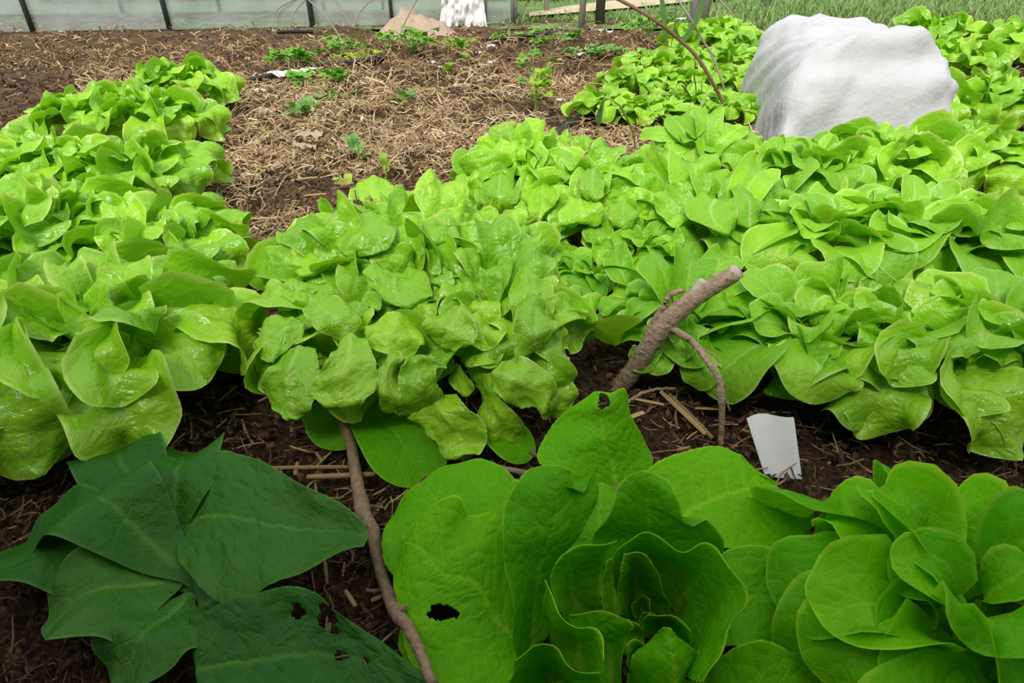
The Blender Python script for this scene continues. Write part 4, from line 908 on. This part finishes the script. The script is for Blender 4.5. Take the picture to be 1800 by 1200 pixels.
# leek and grass stalk
q = Gp(1178, 100); lk = empty('leek', q, 'upright grey-green leek with strap leaves at the back of the lettuce patch', 'plant')
for k, (tx, ty, z, w) in enumerate([(1160, -8, .50, .030), (1188, 0, .48, .024), (1238, -8, .55, .030), (1205, 40, .3, .02)]):
    tip = at(tx, ty, z) - q; b0 = np.array([(k-1.5)*.012, 0, 0]); rs = np.random.RandomState(k)
    obj('leaf', dome_leaf(b0, b0+tip*.2, tip, w*2.0, np.array([.2*(k-1), -1, .3]), rs, dict(arch=.03, droop=0, wide=.4, lobe=0, cup=(.4, .8), ruf=0, ruf2=0, rib=.1, bl=0, notch=0, sink=0), .012, None, 8), M['leek'], lk)
q = Gp(1118, 270); gs = empty('grass_stalk', q, 'pale green grass stalk bent over in front of the distant lettuces', 'plant')
Pp = spline(P3([(1118,270,.0),(1113,235,.10),(1100,205,.19),(1085,182,.25),(1066,172,.27),(1056,185,.24),(1054,205,.19),(1051,235,.1),(1050,255,.04)]), 40, .6) - q
tube_obj('stem', Pp, np.interp(np.linspace(0, 1, 40), [0, .5, 1], [.0042, .0032, .0014]), M['yellow'], gs, 6)
rs = np.random.RandomState(3); tip = at(1051, 218, .16) - q; bb = at(1062, 173, .265) - q
obj('leaf', dome_leaf(bb, bb+(tip-bb)*.2, tip, .028, np.array([-.3, -1, .3]), rs, dict(arch=.1, droop=0, wide=.5, lobe=0, cup=(.3, .5), ruf=0, ruf2=0, rib=0, bl=0, notch=0, sink=0), .008, None, 8), M['leek'], gs)
q = Gp(1217, 205); gs = empty('grass_tuft', q, 'dark blue-green grass shoot among the distant lettuces', 'plant')
for k, (tx, ty, z) in enumerate([(1219, 128, .3), (1198, 148, .24), (1240, 140, .25), (1245, 168, .2)]):
    tip = at(tx, ty, z) - q; rs = np.random.RandomState(k+60)
    obj('leaf', dome_leaf(np.zeros(3), tip*.2, tip, .012, np.array([.2, -1, .3]), rs, dict(arch=.05, droop=.1, wide=.4, lobe=0, cup=(.2, .5), ruf=0, ruf2=0, rib=0, bl=0, notch=0, sink=0), .012, None, 8), M['dark'], gs)

# ------------------------------------------------------------------ white scraps, fleece, sheet
def scrap(px, py, sx, sy, label, seed, h=.02, mat='white', name='plastic_scrap', cat='scrap', group='white scraps on the mulch', n=9):
    rs = np.random.RandomState(seed); q = Gp(px, py)
    u, v = np.meshgrid(np.linspace(-1, 1, n), np.linspace(-1, 1, n), indexing='ij')
    edge = 1 - .25*rs.rand(n, n)*(np.maximum(abs(u), abs(v)) > .9)
    x = u*sx*.5*edge + .12*sx*v; y = v*sy*.5*edge
    z = h*vnoise(u*2.1+seed*3.3+9, v*2.1+9, seed) + h*.6*rs.rand(n, n) + .004
    P = np.stack([x, y, z], -1); V = P.reshape(-1, 3); Fc = grid_faces(n, n)[:, ::-1]; nv = len(V)
    V = np.vstack([V, V - np.array([0, 0, .0015])])
    o = obj(name, mesh_np(name, V, np.vstack([Fc, Fc[:, ::-1]+nv])), M[mat]); o.location = q + np.array([0, 0, .05 if q[1] > 2 else .03]); o.rotation_euler = (0, 0, rs.uniform(0, 6.28) if sx < .1 else rs.uniform(-.2, .2)); tag(o, label, cat, group); return o
for i, (px, py, sx, sy, lab) in enumerate([
 (516, 152, .26, .22, 'largest torn white plastic scrap, at left on the mulch'), (530, 160, .06, .05, 'small white scrap below the largest torn one'), (461, 182, .05, .05, 'white crumb at the left edge of the mulch'),
 (760, 127, .05, .07, 'white crumb in the middle of the mulch, near a small weed'), (775, 135, .08, .03, 'thin white strip beside the middle crumb'), (841, 108, .07, .05, 'white oval scrap right of the parsley'),
 (864, 97, .07, .05, 'curled white shell-like scrap right of the oval one'), (864, 128, .06, .04, 'grey-white scrap under the shell-like one'), (996, 76, .08, .06, 'left one of the two white crumbs on the far dark heap'),
 (1013, 82, .12, .06, 'right one of the two white crumbs on the far dark heap'), (1055, 67, .12, .07, 'white crumb far back, right of the dark heap'), (1071, 71, .06, .05, 'tiny white crumb furthest back left of the tall parsley'),
 (642, 233, .025, .03, 'pale crumb just above the lone seedling'), (986, 198, .03, .05, 'pale torn scrap right of the celery plant'), (1195, 44, .14, .08, 'whitish crumb at the far end of the mulch by the posts'), (1020, 112, .07, .05, 'pale grey crumb left of the distant lettuces')]):
    scrap(px, py, sx, sy, lab, 80+i, .012 + .1*min(sx, sy))
# dried leaves
for i, (px, py, sx, sy, lab) in enumerate([(552, 272, .13, .07, 'curled dry tan leaf on the straw left of the lone seedling'), (470, 228, .07, .04, 'small dry leaf at the left edge of the straw'), (545, 295, .08, .04, 'dry brown leaf below the curled tan one'),
     (850, 138, .12, .06, 'brown dry leaf right of the middle white scraps')]):
    scrap(px, py, sx, sy, lab, 180+i, .03, 'tan_cloth', 'dry_leaf', 'leaf', 'dry leaves on the straw')
# white sheet at the right
V0 = np.array([at(1313, 737, .075), at(1345, 838, .0), at(1410, 842, .0), at(1392, 728, .08)]); n = 14
a, b_ = np.meshgrid(np.linspace(0, 1, n), np.linspace(0, 1, n), indexing='ij')
P = ((1-a)*(1-b_))[..., None]*V0[0] + ((1-a)*b_)[..., None]*V0[1] + (a*b_)[..., None]*V0[2] + (a*(1-b_))[..., None]*V0[3]
P[..., 1] += .008*np.sin(a*5)*(1-b_); q = V0[1]; P = P - q; V = P.reshape(-1, 3); Fc = grid_faces(n, n); nv = n*n
o = obj('plastic_sheet', mesh_np('plastic_sheet', np.vstack([V, V+np.array([0, .002, 0])]), np.vstack([Fc, Fc[:, ::-1]+nv])), M['white']); o.location = q
tag(o, 'upright scrap of pale plastic sheet right of the soil before the large butterhead', 'sheet')
# fleece: a row cover draped over the bed, running away from the camera
ny, nx = 70, 60; q = np.array([1.37, 2.9, 0]); rs = np.random.RandomState(5)
vv_, uu_ = np.meshgrid(np.linspace(0, 1, ny), np.linspace(-1, 1, nx), indexing='ij')
yy = 2.34 + vv_*1.0
half = .33*np.ones_like(vv_); hh = .43*np.clip(np.minimum(vv_/.16, (1-vv_)/.12), 0, 1)**.5
ang = uu_*math.pi*.5
xx = q[0] + .13*vv_ + half*np.sign(np.sin(ang))*np.abs(np.sin(ang))**.6
zz = hh*np.abs(np.cos(ang))**.45
wr = .05*(vnoise(xx*6+30, yy*6+zz*9+30, 11)-.5) + .03*(vnoise(xx*15+30, yy*13+zz*20+30, 12)-.5) + .012*(vnoise(xx*34, yy*30+zz*40, 13)-.5)
P = np.stack([xx, yy, zz], -1) + gnormals(np.stack([xx, yy, zz], -1))*wr[..., None]
P[..., 2] = np.maximum(P[..., 2], -.01)
fl = obj('fleece_cover', mesh_np('fleece_cover', (P-q).reshape(-1, 3), grid_faces(ny, nx)), M['fleece']); fl.location = q
tag(fl, 'white crumpled fleece draped over the bed at the right', 'cover')

# ------------------------------------------------------------------ background: tunnel, posts, grass, hedge
tun = empty('polytunnel', (-4.6, 8.0, 0), 'clear plastic polytunnel standing behind the mulch at left', 'tunnel')
# front side sheet from A (left) to Bq (right), bulging back to a low arch
Aq = np.array([-9.5, 6.9, 0.0]); Bq = at(905, 38, 0.0); Bq = np.array([Bq[0], 9.0, 0.0])
du = nrm(Bq - Aq); dn = np.array([-du[1], du[0], 0]); Ln = np.linalg.norm(Bq - Aq)
nl, na = 60, 24; s_, a_ = np.meshgrid(np.linspace(0, 1, nl), np.linspace(0, math.pi, na), indexing='ij')
dep = 1.6*(1-np.cos(a_)); hgt = 2.1*np.sin(a_)**.7
P = Aq + s_[..., None]*Ln*du + dep[..., None]*dn; P[..., 2] += hgt + .0
wob = .05*(vnoise(s_*40, a_*4+5, 6)-.5)+.03*(vnoise(s_*130, a_*9+5, 7)-.5); P = P + wob[..., None]*np.array([0, 1, 0.]) ; P[..., 2] = np.maximum(P[..., 2], -.02)
loc = np.array(tun.location)
obj('film', mesh_np('film', (P-loc).reshape(-1, 3), grid_faces(nl, na)), M['film'], tun)
def hoop(s, r, mat):
    th = np.linspace(0, math.pi, 30); c = Aq + s*Ln*du + (1.6*(1-np.cos(th)))[:, None]*dn; c[:, 2] += 2.1*np.sin(th)**.7
    tube_obj('hoop', c - dn*.05 - loc, r, mat, tun, 8)
def s_at(px, py):
    d = at(px, py, 0); k = d[0]/d[1]; # intersect viewing direction with the sheet's foot line
    return (k*Aq[1]-Aq[0]) / (du[0]-k*du[1]) / Ln
for px, r in ((551, .035), (690, .024), (905, .02), (300, .03), (60, .03)): hoop(s_at(px, 50), r, M['post_dark'] if px < 900 else M['post_wood'])
hoop(s_at(853, 45), .02, M['post_wood'])
# crumpled clear film end and tan heap
ny, nx = 30, 40; q = at(818, 42, 0); q = np.array([q[0], 8.6, 0])
v, u = np.meshgrid(np.linspace(0, 1, ny), np.linspace(-1, 1, nx), indexing='ij')
P = np.stack([u*.30*(1-.35*v), -.15*(1-v)+.16*(vnoise(u*5+20, v*6+20, 31)-.5)+.1*(vnoise(u*11, v*12, 32)-.5), v*.75], -1)
o = obj('crumpled_film', mesh_np('crumpled_film', P.reshape(-1, 3), grid_faces(ny, nx)), M['white']); o.location = q; tag(o, 'crumpled white plastic film hanging in front of the tunnel end', 'film')
q = at(738, 50, 0); q = np.array([q[0]*.97, 7.75, -.02]); u, v = np.meshgrid(np.linspace(-1, 1, 44), np.linspace(-1, 1, 24), indexing='ij')
r_ = np.sqrt(u**2+v**2).clip(0, 1); z = (.24*(1-r_**1.4)*(1-.45*u)+.22*(vnoise(u*3+9, v*3+9, 41)-.5)*(1-r_)+.12*(vnoise(u*8+9, v*6+9, 42)-.5)*(1-r_**2))
o = obj('cloth_heap', mesh_np('cloth_heap', np.stack([u*.47, v*.35, z], -1).reshape(-1, 3), grid_faces(44, 24)[:, ::-1]), M['tan_cloth']); o.location = q; tag(o, 'low heap of crumpled tan sheeting before the tunnel', 'heap')
for (px, py, w, hgt_, mt, lab) in [(1022, 46, .085, 1.5, 'post_wood', 'slim grey fence post right of the tunnel'), (1053, 40, .13, 1.5, 'post_brown', 'dark brown fence post, left of the leek'), (1216, 48, .10, 1.4, 'post_wood', 'left one of the two pale posts behind the lettuces'),
       (1232, 44, .16, 1.5, 'post_wood', 'broader right one of the two pale posts behind the lettuces'), (901, 40, .07, 1.3, 'post_wood', 'grey post at the end of the plastic tunnel'), (1345, 10, .2, 1.6, 'post_wood', 'pale post far off in the meadow at the right'), (960, 22, .09, 1.3, 'post_wood', 'thin pale stake in the grass right of the tunnel')]:
    q = at(px, py, 0); n = 8
    V, Fc = tube(np.array([[0, 0, -.1], [.01, 0, hgt_*.4], [.0, .01, hgt_*.8], [.005, 0, hgt_]]), [w*.5, w*.5, w*.48, w*.45], 8, True, 0, .12, int(px))
    o = obj('fence_post', mesh_np('fence_post', V, Fc), M[mt]); o.location = q; tag(o, lab, 'post', 'posts at the back of the garden')
# meadow grass
rs = np.random.RandomState(9); n = 26000
yb = 8.7 + 9*rs.rand(n)**1.8; xb = rs.uniform(-1.0, 1.15, n)*(yb)*.95; 
keep_ = (xb > -.1) & ~((xb > .1) & (xb < 6) & (yb > 10.7 + xb*.9) & (yb < 12.2 + xb*1.5)); front_ok = yb > 8.6 + .9*vnoise(xb*1.3+30, xb*0+3, 8) ; xb, yb = xb[keep_ & front_ok], yb[keep_ & front_ok]
n2_ = 5000; xs2 = rs.uniform(1.9, 7.0, n2_); ys2 = rs.uniform(5.6, 8.8, n2_); ok = xs2 > 2.3 + (ys2-5.6)*.05; xb = np.r_[xb, xs2[ok]]; yb = np.r_[yb, ys2[ok]]; n = len(xb)
hb = rs.uniform(.06, .26, n)*(.4+vnoise(xb*.8+40, yb*.8+40, 10)); a = rs.uniform(0, 6.28, n); wv = rs.uniform(.006, .012, n); ln = rs.uniform(-.16, .16, (n, 2))
hb = hb * np.where(xb < 3.2, .55, 1.0)
bx_ = np.stack([np.cos(a)*wv, np.sin(a)*wv, 0*a], 1); B0 = np.stack([xb, yb, 0*xb-.02], 1); top_ = B0 + np.stack([ln[:, 0], ln[:, 1], hb], 1); md = B0*.5+top_*.5 + np.stack([-ln[:, 0]*.2, -ln[:, 1]*.2, hb*.1], 1)
V = np.concatenate([B0-bx_, B0+bx_, md+bx_*.7, md-bx_*.7, top_+bx_*.08, top_-bx_*.08]); i = np.arange(n)
Fc = np.concatenate([np.stack([i, i+n, i+2*n, i+3*n], 1), np.stack([i+3*n, i+2*n, i+4*n, i+5*n], 1)])
tone = rs.rand(n)[:, None]; cc = (1-tone)*np.array([.11, .25, .05]) + tone*np.array([.36, .46, .17]); cc = np.hstack([cc, np.ones((n, 1))]); cc = np.tile(cc, (6, 1))
o = obj('meadow_grass', mesh_np('meadow_grass', V, Fc, None, cc), M['blade']); tag(o, 'long green meadow grass behind the garden', 'grass', kind='stuff')
# hedge far away: bushes of leaf clusters
def bush(x, y, rx, rz, label, seed):
    rs = np.random.RandomState(seed); n = 2600
    d = nrm(rs.normal(size=(n, 3))); d[:, 2] = np.abs(d[:, 2]); rr = .55+.45*rs.rand(n)**.5
    c = d*rr[:, None]*np.array([rx, rx*.6, rz]) * (1 + .25*(vnoise(d[:, 0]*3+9, d[:, 2]*3+9, seed)-.5))[:, None]
    s = rs.uniform(.10, .22, n)[:, None]; t1 = nrm(rs.normal(size=(n, 3)))*s; t2 = nrm(np.cross(t1, d))*s*.6
    V = np.concatenate([c-t1, c-t2, c+t1, c+t2]); i = np.arange(n)
    o = obj('bush', mesh_np('bush', V, np.stack([i, i+n, i+2*n, i+3*n], 1)), M['bush']); o.location = (x, y, 0); tag(o, label, 'bush', 'bushes at the far side of the meadow'); return o
for k, (x, y, rx, rz, lab) in enumerate([(-8.5, 15, 2.0, 2.4, 'dark bush seen through the left end of the tunnel film'), (-4.0, 15.5, 1.9, 2.8, 'bush seen through the tunnel film behind the first dark post'), (-.2, 16, 1.6, 1.5, 'bush seen through the film behind the tan heap'),
        (4, 66, 5, 4, 'distant bush beyond the dry field, left one'), (16, 68, 6, 5, 'distant bush beyond the dry field, middle one'), (30, 66, 6, 5, 'distant bush beyond the dry field, right one'), (-12, 60, 7, 5, 'distant bush behind the tunnel')]):
    bush(x, y, rx, rz, lab, 500+k)

# ------------------------------------------------------------------ straw, chips and crumbs
def litter(name, n, seed, yr, lr, wr, curve, cols, thick=.5, lift=.006, xr=(-250, 2050), band=None, label=None):
    rs = np.random.RandomState(seed); px = rs.uniform(*xr, n); py = rs.uniform(*yr, n)
    d = np.stack([(px-900)/F, ct+(600-py)/F*st, -st+(600-py)/F*ct], 1); t = -CH/d[:, 2]; c = d*t[:, None]; c[:, 2] = 0
    dep = t
    if band is not None:
        k = band(c[:, 0], c[:, 1], rs); c = c[k]; dep = dep[k]; n = len(c)
    L = rs.uniform(*lr, n)*dep/F; Wd = rs.uniform(*wr, n)*dep/F; a = rs.uniform(0, 6.28, n)
    L = np.clip(L, .004, .14); Wd = np.clip(Wd, .0007, .014)
    cz = G(c[:, 0], c[:, 1]); pitch = rs.normal(0, .28, n); bend = rs.normal(0, curve, n)
    rings = []
    for s in (-.5, 0., .5):
        ox = s*L; oy = bend*L*(.25-s*s)*2
        x = c[:, 0]+ox*np.cos(a)-oy*np.sin(a); y = c[:, 1]+ox*np.sin(a)+oy*np.cos(a)
        z = G(x, y)*.6 + cz*.4 + lift*rs.uniform(.2, 1.6, n)*np.clip(dep, .7, 4) + ox*np.sin(pitch) + np.abs(np.sin(pitch))*L*.35
        sx_, sy_ = -np.sin(a)*Wd*.5, np.cos(a)*Wd*.5; f = 1.0 if s == 0 else .75
        rings += [np.stack([x-sx_*f, y-sy_*f, z], 1), np.stack([x, y, z+Wd*thick], 1), np.stack([x+sx_*f, y+sy_*f, z], 1), np.stack([x, y, z-Wd*thick*.6], 1)]
    V = np.concatenate(rings); i = np.arange(n); Fc = []
    for r in (0, 4):
        for k in range(4): Fc.append(np.stack([i+(r+k)*n, i+(r+(k+1) % 4)*n, i+(r+4+(k+1) % 4)*n, i+(r+4+k)*n], 1))
    Fc.append(np.stack([i, i+n, i+2*n, i+3*n], 1)); Fc.append(np.stack([i+11*n, i+10*n, i+9*n, i+8*n], 1))
    cols = np.array(cols); ci = rs.randint(len(cols), size=n); cc = cols[ci]*rs.uniform(.65, 1.35, (n, 1)); cc = np.tile(np.hstack([cc, np.ones((n, 1))]), (12, 1))
    o = obj(name, mesh_np(name, V, np.concatenate(Fc), None, cc, False), M['litter'], ground); o['kind'] = 'stuff'; return o
PALE = [(.60, .46, .27), (.48, .35, .19), (.70, .57, .37), (.33, .22, .12)]; BRN = [(.20, .12, .065), (.28, .17, .09), (.13, .08, .045), (.36, .23, .12)]; DRK = [(.05, .03, .018), (.09, .055, .03), (.035, .02, .013), (.14, .085, .045)]
strawy = lambda x, y, rs: vnoise(x*2.2+31, y*2.2+31, 77) + .35*rs.rand(len(x)) > .62
def both(x, y, rs): return np.ones(len(x), bool)
thick_straw = lambda x, y, rs: vnoise(x*3.1+31, y*3.1+31, 77) + .5*rs.rand(len(x)) > .57
litter('straw_litter', 16000, 1, (140, 470), (9, 40), (1.0, 3.4), .25, PALE, band=thick_straw, xr=(150, 1350), lift=.009)
litter('straw_litter', 6000, 11, (95, 470), (12, 60), (.8, 2.0), .45, [(.44,.30,.15),(.34,.22,.11),(.52,.38,.2)], band=thick_straw, xr=(150, 1350), lift=.014)
litter('straw_litter', 9000, 2, (95, 480), (6, 30), (1.2, 3.6), .3, BRN+DRK[:2], band=both)
litter('straw_litter', 7000, 3, (40, 160), (4, 13), (1.4, 3.6), .15, PALE[:2]+BRN, band=lambda x, y, rs: vnoise(x*1.3+31, y*1.3+31, 78) + .6*rs.rand(len(x)) > .62, lift=.005)
litter('straw_litter', 5500, 4, (400, 1240), (10, 60), (1.2, 3.6), .3, DRK+DRK+BRN, band=both)
litter('straw_litter', 1500, 5, (400, 1000), (14, 60), (2, 5), .12, [(.34, .22, .11), (.26, .16, .08), (.42, .30, .16)], band=both)
litter('soil_crumb', 9000, 6, (330, 1240), (4, 16), (4, 12), .1, DRK, thick=.6, lift=.004, band=both)
litter('soil_crumb', 7000, 7, (60, 330), (3, 10), (3, 7), .1, DRK+BRN, thick=.6, lift=.004, band=lambda x, y, rs: vnoise(x*2.2+31, y*2.2+31, 77) + .35*rs.rand(len(x)) < .72)
# single straws and wood chips large enough to pick out
def piece(L, Wd, hgt_, bend, split=False):
    r = []
    for s in (-.5, -.17, .17, .5):
        y = bend*L*(.25-s*s); w = Wd*.5*(1 if abs(s) < .4 else .8)
        r += [(s*L, y-w, 0), (s*L, y-w*.5, hgt_), (s*L, y+w*.5, hgt_), (s*L, y+w, 0)]
    Fc = []
    for k in range(3):
        for j in range(4): Fc.append((k*4+j, k*4+(j+1) % 4, k*4+4+(j+1) % 4, k*4+4+j))
    Fc += [(0, 1, 2, 3)[::-1], (12, 13, 14, 15)]
    return mesh_np('straw', r, [f[::-1] for f in Fc], smooth=False)
rs = np.random.RandomState(19)
SM = [piece(1, rs.uniform(.05, .10), .04, rs.uniform(-.5, .5)) for _ in range(7)]; CM = [piece(1, rs.uniform(.2, .34), .10, rs.uniform(-.3, .3)) for _ in range(5)]
def lay(name, me, mat, px, py, L, az, pitch, lift=.012):
    q = Gp(px, py); o = obj(name, me, mat, ground); o.location = q + np.array([0, 0, lift]); s = L; o.scale = (s, s, s); o.rotation_euler = (rs.uniform(-.3, .3), pitch, az); return o
def clear(px, py):
    for dm in (A, B, E, Cc, D):
        p_ = dm.hit(px, py)
        if p_[2] > .03: return False
    return True
k = 0
while k < 190:
    px, py = rs.uniform(455, 1345), rs.uniform(110, 420) if rs.rand() < .62 else rs.uniform(560, 1180)
    if not clear(px, py): continue
    dp = np.linalg.norm(at(px, py) - np.array([0, 0, CH])); near = py > 500
    L = rs.uniform(18, 55)*dp/F; lay('straw', SM[rs.randint(7)], M['straw'], px, py, L, rs.uniform(0, 6.28), rs.uniform(-.35, .2)); k += 1
k = 0
while k < 110:
    px, py = rs.uniform(455, 1345), rs.uniform(90, 420) if rs.rand() < .6 else rs.uniform(560, 1180)
    if not clear(px, py): continue
    dp = np.linalg.norm(at(px, py) - np.array([0, 0, CH])); L = rs.uniform(9, 26)*dp/F
    lay('wood_chip', CM[rs.randint(5)], M['chip'], px, py, L, rs.uniform(0, 6.28), rs.uniform(-.3, .3)); k += 1
# a few straws that stand out in the photograph
def span(name, p0, p1, wpx, mat):
    a = Gp(*p0); b_ = Gp(*p1); a[2] += .014; b_[2] += .014; d = b_-a; L = np.linalg.norm(d); me = piece(1, wpx*np.linalg.norm((a+b_)/2-np.array([0, 0, CH]))/F/L, .03, .03)
    o = obj(name, me, mat, ground); o.location = (a+b_)/2; o.scale = (L,)*3; o.rotation_euler = (0, -math.asin(d[2]/L), math.atan2(d[1], d[0]))
for p0, p1, w in (((1160, 700), (1238, 775), 9), ((1175, 705), (1250, 782), 8), ((1115, 712), (1165, 722), 7), ((1276, 646), (1283, 680), 9), ((1326, 655), (1350, 655), 6), ((1325, 706), (1350, 700), 6), ((1220, 728), (1262, 730), 6), ((1105, 745), (1130, 735), 10),
        ((572, 985), (578, 1040), 6), ((610, 1050), (628, 1078), 7), ((655, 1068), (680, 1056), 8), ((628, 152), (623, 200), 5), ((480, 835), (615, 833), 5), ((600, 790), (560, 830), 3), ((690, 850), (700, 820), 5), ((560, 850), (540, 870), 4), ((593, 225), (610, 190), 4), ((470, 250), (520, 232), 6)):
    span('straw', p0, p1, w, M['straw'])
